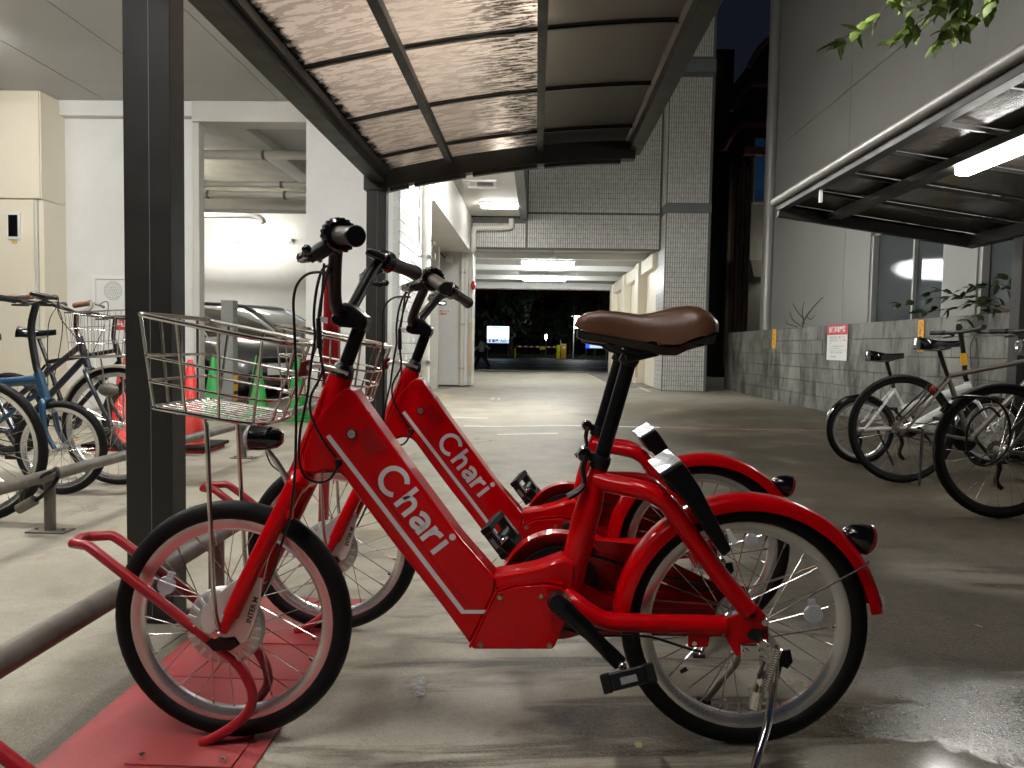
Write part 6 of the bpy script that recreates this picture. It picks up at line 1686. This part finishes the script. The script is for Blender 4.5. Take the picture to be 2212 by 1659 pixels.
ya = radians(-40)
car('black car with round headlights facing the green cones', front_at(598, 792, 10.35, ya), ya, K['car_black'])
ya = radians(-32)
car('pale silver car partly hidden behind the black car', front_at(722, 800, 11.3, ya), ya, K['car_silver'])

# ------------------------------------------------------------------ person on the far pavement
def person(c, label):
    t = thing('person', label, 'person', c, None)
    off = V(c)
    J = {'pelvis': (0, 0, .88), 'waist': (.0, 0, 1.02), 'chest': (.01, 0, 1.22), 'neck': (.02, 0, 1.40), 'headb': (.03, 0, 1.47), 'head': (.05, 0, 1.56), 'crown': (.04, 0, 1.64),
         'hipl': (0, .09, .86), 'kneel': (-.20, .09, .48), 'anklel': (-.42, .09, .12), 'toel': (-.30, .09, .05), 'hipr': (0, -.09, .86), 'kneer': (.20, -.09, .47), 'ankler': (.36, -.09, .08), 'toer': (.50, -.09, .06),
         'shl': (.01, .18, 1.34), 'ell': (.12, .24, 1.10), 'wrl': (.30, .22, 1.0), 'shr': (.01, -.18, 1.34), 'elr': (-.20, -.24, 1.14), 'wrr': (-.40, -.22, 1.0)}
    Rr = {'pelvis': .14, 'waist': .12, 'chest': .15, 'neck': .05, 'headb': .075, 'head': .095, 'crown': .06, 'hip': .085, 'knee': .055, 'ankle': .038, 'toe': .03, 'sh': .06, 'el': .042, 'wr': .03}
    E = [('pelvis', 'waist'), ('waist', 'chest'), ('chest', 'neck'), ('neck', 'headb'), ('headb', 'head'), ('head', 'crown'), ('pelvis', 'hipl'), ('hipl', 'kneel'), ('kneel', 'anklel'), ('anklel', 'toel'), ('pelvis', 'hipr'), ('hipr', 'kneer'), ('kneer', 'ankler'), ('ankler', 'toer'),
         ('chest', 'shl'), ('shl', 'ell'), ('ell', 'wrl'), ('chest', 'shr'), ('shr', 'elr'), ('elr', 'wrr')]
    ks = list(J); me = bpy.data.meshes.new('body')
    me.from_pydata([V(J[k]) for k in ks], [(ks.index(a), ks.index(b)) for a, b in E], [])
    o = bpy.data.objects.new('body', me); COL.objects.link(o); o.parent = t
    sk = o.modifiers.new('skin', 'SKIN')
    for i, k in enumerate(ks):
        r = next(v for q, v in sorted(Rr.items(), key=lambda z: -len(z[0])) if k.startswith(q)); me.skin_vertices[0].data[i].radius = (r * .8, r) if k in ('pelvis', 'waist', 'chest') else (r, r)
        me.skin_vertices[0].data[i].use_root = k == 'pelvis'
    o.modifiers.new('sub', 'SUBSURF').levels = 1; o.modifiers['sub'].render_levels = 1
    me.materials.append(mat('skin', (0.45, 0.28, 0.20), 0.6))
    jk = mat('white_jacket', (0.62, 0.62, 0.62), 0.8); tr = mat('dark_trousers', (0.015, 0.015, 0.018), 0.8); hr = mat('dark_hair', (0.02, 0.017, 0.015), 0.6)
    g = lambda k: V(J[k]) + off
    obj('jacket', M().loft([[g('chest') + V((a * r1 + dx, b * r2, z)) for a, b in [(cos(2 * pi * i / 14), sin(2 * pi * i / 14)) for i in range(14)]] for r1, r2, z, dx in ((.155, .19, -.36, -.02), (.15, .18, -.2, 0), (.15, .19, 0, 0), (.13, .21, .10, 0), (.06, .08, .18, .01))]), jk, t)
    for s in 'lr': obj('sleeve', M().tube(cat([g('sh' + s), g('el' + s), g('wr' + s)], 4), [.075, .055], 10), jk, t)
    obj('flying_coat_tail', M().tube(cat([g('shr') + V((-.02, 0, -.05)), g('elr') + V((.3, .0, -.02)), g('pelvis') + V((.34, -.05, .12)), g('pelvis') + V((.46, -.05, .02))], 4), [.10, .09, .10, .07], 10, flat=.5), jk, t)
    for s in 'lr':
        obj('trouser_leg', M().tube(cat([g('pelvis') + V((0, .07 if s == 'l' else -.07, .06)), g('knee' + s), g('ankle' + s)], 5), [.115, .06], 12), tr, t)
        obj('shoe', M().ball(g('ankle' + s).lerp(g('toe' + s), .55) + V((0, 0, -.02)), (.13, .05, .045)), tr, t)
    obj('hair', M().ball(g('head') + V((-.02, 0, .03)), (.115, .11, .12)).merge(M().ball(g('neck') + V((-.04, 0, .04)), (.08, .09, .13))), hr, t)
    return t


p = P(1040, 797, 36.8)
t = person((p.x, 36.8, RZ), 'person walking past in a pale jacket and dark trousers')
t.rotation_euler = (0, 0, radians(180))

# ------------------------------------------------------------------ branches
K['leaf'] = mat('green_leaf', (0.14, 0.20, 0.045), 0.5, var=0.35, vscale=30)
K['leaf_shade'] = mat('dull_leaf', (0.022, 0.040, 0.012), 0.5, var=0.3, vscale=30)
leafp = [(0, 0), (.10, .16), (.30, .30), (.42, .20), (.55, .24), (.78, .10), (1.0, 0), (.78, -.10), (.55, -.24), (.42, -.20), (.30, -.30), (.10, -.16)]


def leaf_mesh(name, ma, size):
    m = M(); n = len(leafp)
    m.v = [V((x * size, y * size, 0.10 * size * sin(pi * x) - .5 * size * abs(y) ** 1.5 * .6)) for x, y in leafp] + [V((.45 * size, 0, .14 * size))]
    m.f = [(i, (i + 1) % n, n) for i in range(n)]
    me = bpy.data.meshes.new(name); me.from_pydata(m.v, [], m.f); me.materials.append(ma); me.shade_smooth(); return me


def leaf(me, p, d, up, parent):
    o = bpy.data.objects.new('leaf', me); COL.objects.link(o); o.parent = parent
    d = V(d).normalized(); u = (V(up) - d * V(up).dot(d)).normalized(); s = u.cross(d)
    mt = Matrix((d, s, u)).transposed().to_4x4(); mt.translation = V(p) - ORG[rootof(parent).name]; o.matrix_local = mt
    return o


def spray(t, twigs, me, rr, ma, step=.055, spread=1.0, tw=.004):
    for pts in twigs:
        c = cat(pts, 6); obj('twig', M().tube(c, [tw, tw * .35], 6), ma, t)
        acc = 0
        for i in range(1, len(c)):
            acc += (c[i] - c[i - 1]).length
            if acc > step or i == len(c) - 1:
                acc = 0
                d = (c[i] - c[i - 1]).normalized()
                for k in range(rr.choice((2, 3, 3))):
                    q = d + V((rr.gauss(0, .7), rr.gauss(0, .7), rr.gauss(-.35, .4))) * spread
                    leaf(me, c[i], q, (rr.gauss(0, .5), rr.gauss(-.3, .5), 1), t)


lm = leaf_mesh('leaf', K['leaf'], 0.082); rr = random.Random(3)
tx0 = V((2.02, 2.15, 0))
t = thing('tree', 'leafy tree whose branch hangs into the top right corner', 'tree', tx0)
obj('trunk', M().tube(cat([(2.02, 2.15, 0), (2.0, 2.17, .8), (2.03, 2.12, 1.7), (1.98, 2.2, 2.6), (2.02, 2.2, 3.6)], 4), [.05, .03], 10), K['bark'], t)
obj('branch', M().tube(cat([(1.98, 2.2, 2.5), P(2290, -190, 2.55), P(2230, -110, 2.75), P(2120, -70, 2.9), P(1990, -60, 3.0)], 5), [.02, .007], 8), K['bark'], t)
q = lambda x, y, d=3.0: P(x, y, d)
spray(t, [[q(2120, -70, 2.9), q(2090, -10), q(2060, 40), q(2030, 85)], [q(2090, -68), q(2040, 0), q(1990, 45), q(1930, 90)], [q(1990, -60), q(1935, -5), q(1880, 45), q(1800, 96)], [q(2180, -90, 2.85), q(2165, -30, 2.9), q(2140, 10, 2.95), q(2080, 60, 3.0)],
          [q(2230, -110, 2.75), q(2190, -50, 2.8), q(2150, -5, 2.85)], [q(2120, -70), q(2060, -20), q(1975, 20), q(1960, 60)], [q(2040, -66), q(1985, -30), q(1930, -10)], [q(2100, -70), q(2075, 0), q(2070, 60)]], lm, rr, K['bark'], .044)
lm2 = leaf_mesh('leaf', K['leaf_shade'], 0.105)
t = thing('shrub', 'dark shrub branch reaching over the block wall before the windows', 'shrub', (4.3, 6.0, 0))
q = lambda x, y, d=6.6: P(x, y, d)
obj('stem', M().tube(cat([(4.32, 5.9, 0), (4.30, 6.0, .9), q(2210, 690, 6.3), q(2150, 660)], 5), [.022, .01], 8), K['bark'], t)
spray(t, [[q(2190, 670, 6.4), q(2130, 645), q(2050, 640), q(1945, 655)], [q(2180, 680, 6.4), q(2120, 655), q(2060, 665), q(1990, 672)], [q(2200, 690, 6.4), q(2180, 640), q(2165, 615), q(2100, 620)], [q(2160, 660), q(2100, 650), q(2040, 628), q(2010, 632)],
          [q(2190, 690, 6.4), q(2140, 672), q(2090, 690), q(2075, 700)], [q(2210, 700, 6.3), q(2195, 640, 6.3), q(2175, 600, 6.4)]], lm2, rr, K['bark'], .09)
t = thing('bare_shrub', 'bare twiggy shrub behind the block wall, left of the parking notice', 'shrub', (4.25, 11.2, 0))
q = lambda x, y: P(x, y, 11.2)
for pts, r in (([(4.15, 11.2, 0), q(1735, 720), q(1738, 690), q(1760, 660), q(1778, 642)], .014), ([q(1738, 692), q(1722, 672), q(1712, 655)], .009), ([q(1730, 705), q(1712, 690), q(1706, 672)], .008), ([q(1737, 700), q(1733, 672), q(1737, 652)], .009), ([q(1742, 684), q(1752, 690), q(1760, 680)], .007), ([q(1722, 706), q(1702, 700), q(1698, 690)], .006)):
    obj('twig', M().tube(cat(pts, 4), [r, r * .4], 6), K['bark'], t)
# fallen leaves and litter
lf = leaf_mesh('fallen_leaf', mat('dry_leaf', (0.42, 0.36, 0.16), 0.7, var=0.2), 0.032)
for i, (px, py, a, lab) in enumerate(((1376, 1612, 1.2, 'dry leaf on the wet floor under the rear wheel of the nearest bicycle'), (1712, 1000, .4, 'pale fallen leaf on the wet floor behind the mudguards'), (2122, 1355, 2.0, 'tiny pale leaf on the wet floor at the right'))):
    p = PZ(px, py, 0.008); p.z = GZ(p.x) + .008
    o = bpy.data.objects.new('fallen_leaf', lf); COL.objects.link(o); o.location = p; o.rotation_euler = (.2, .1, a); ORG[o.name] = p
    tag(o, lab, 'leaf', 'fallen leaves')
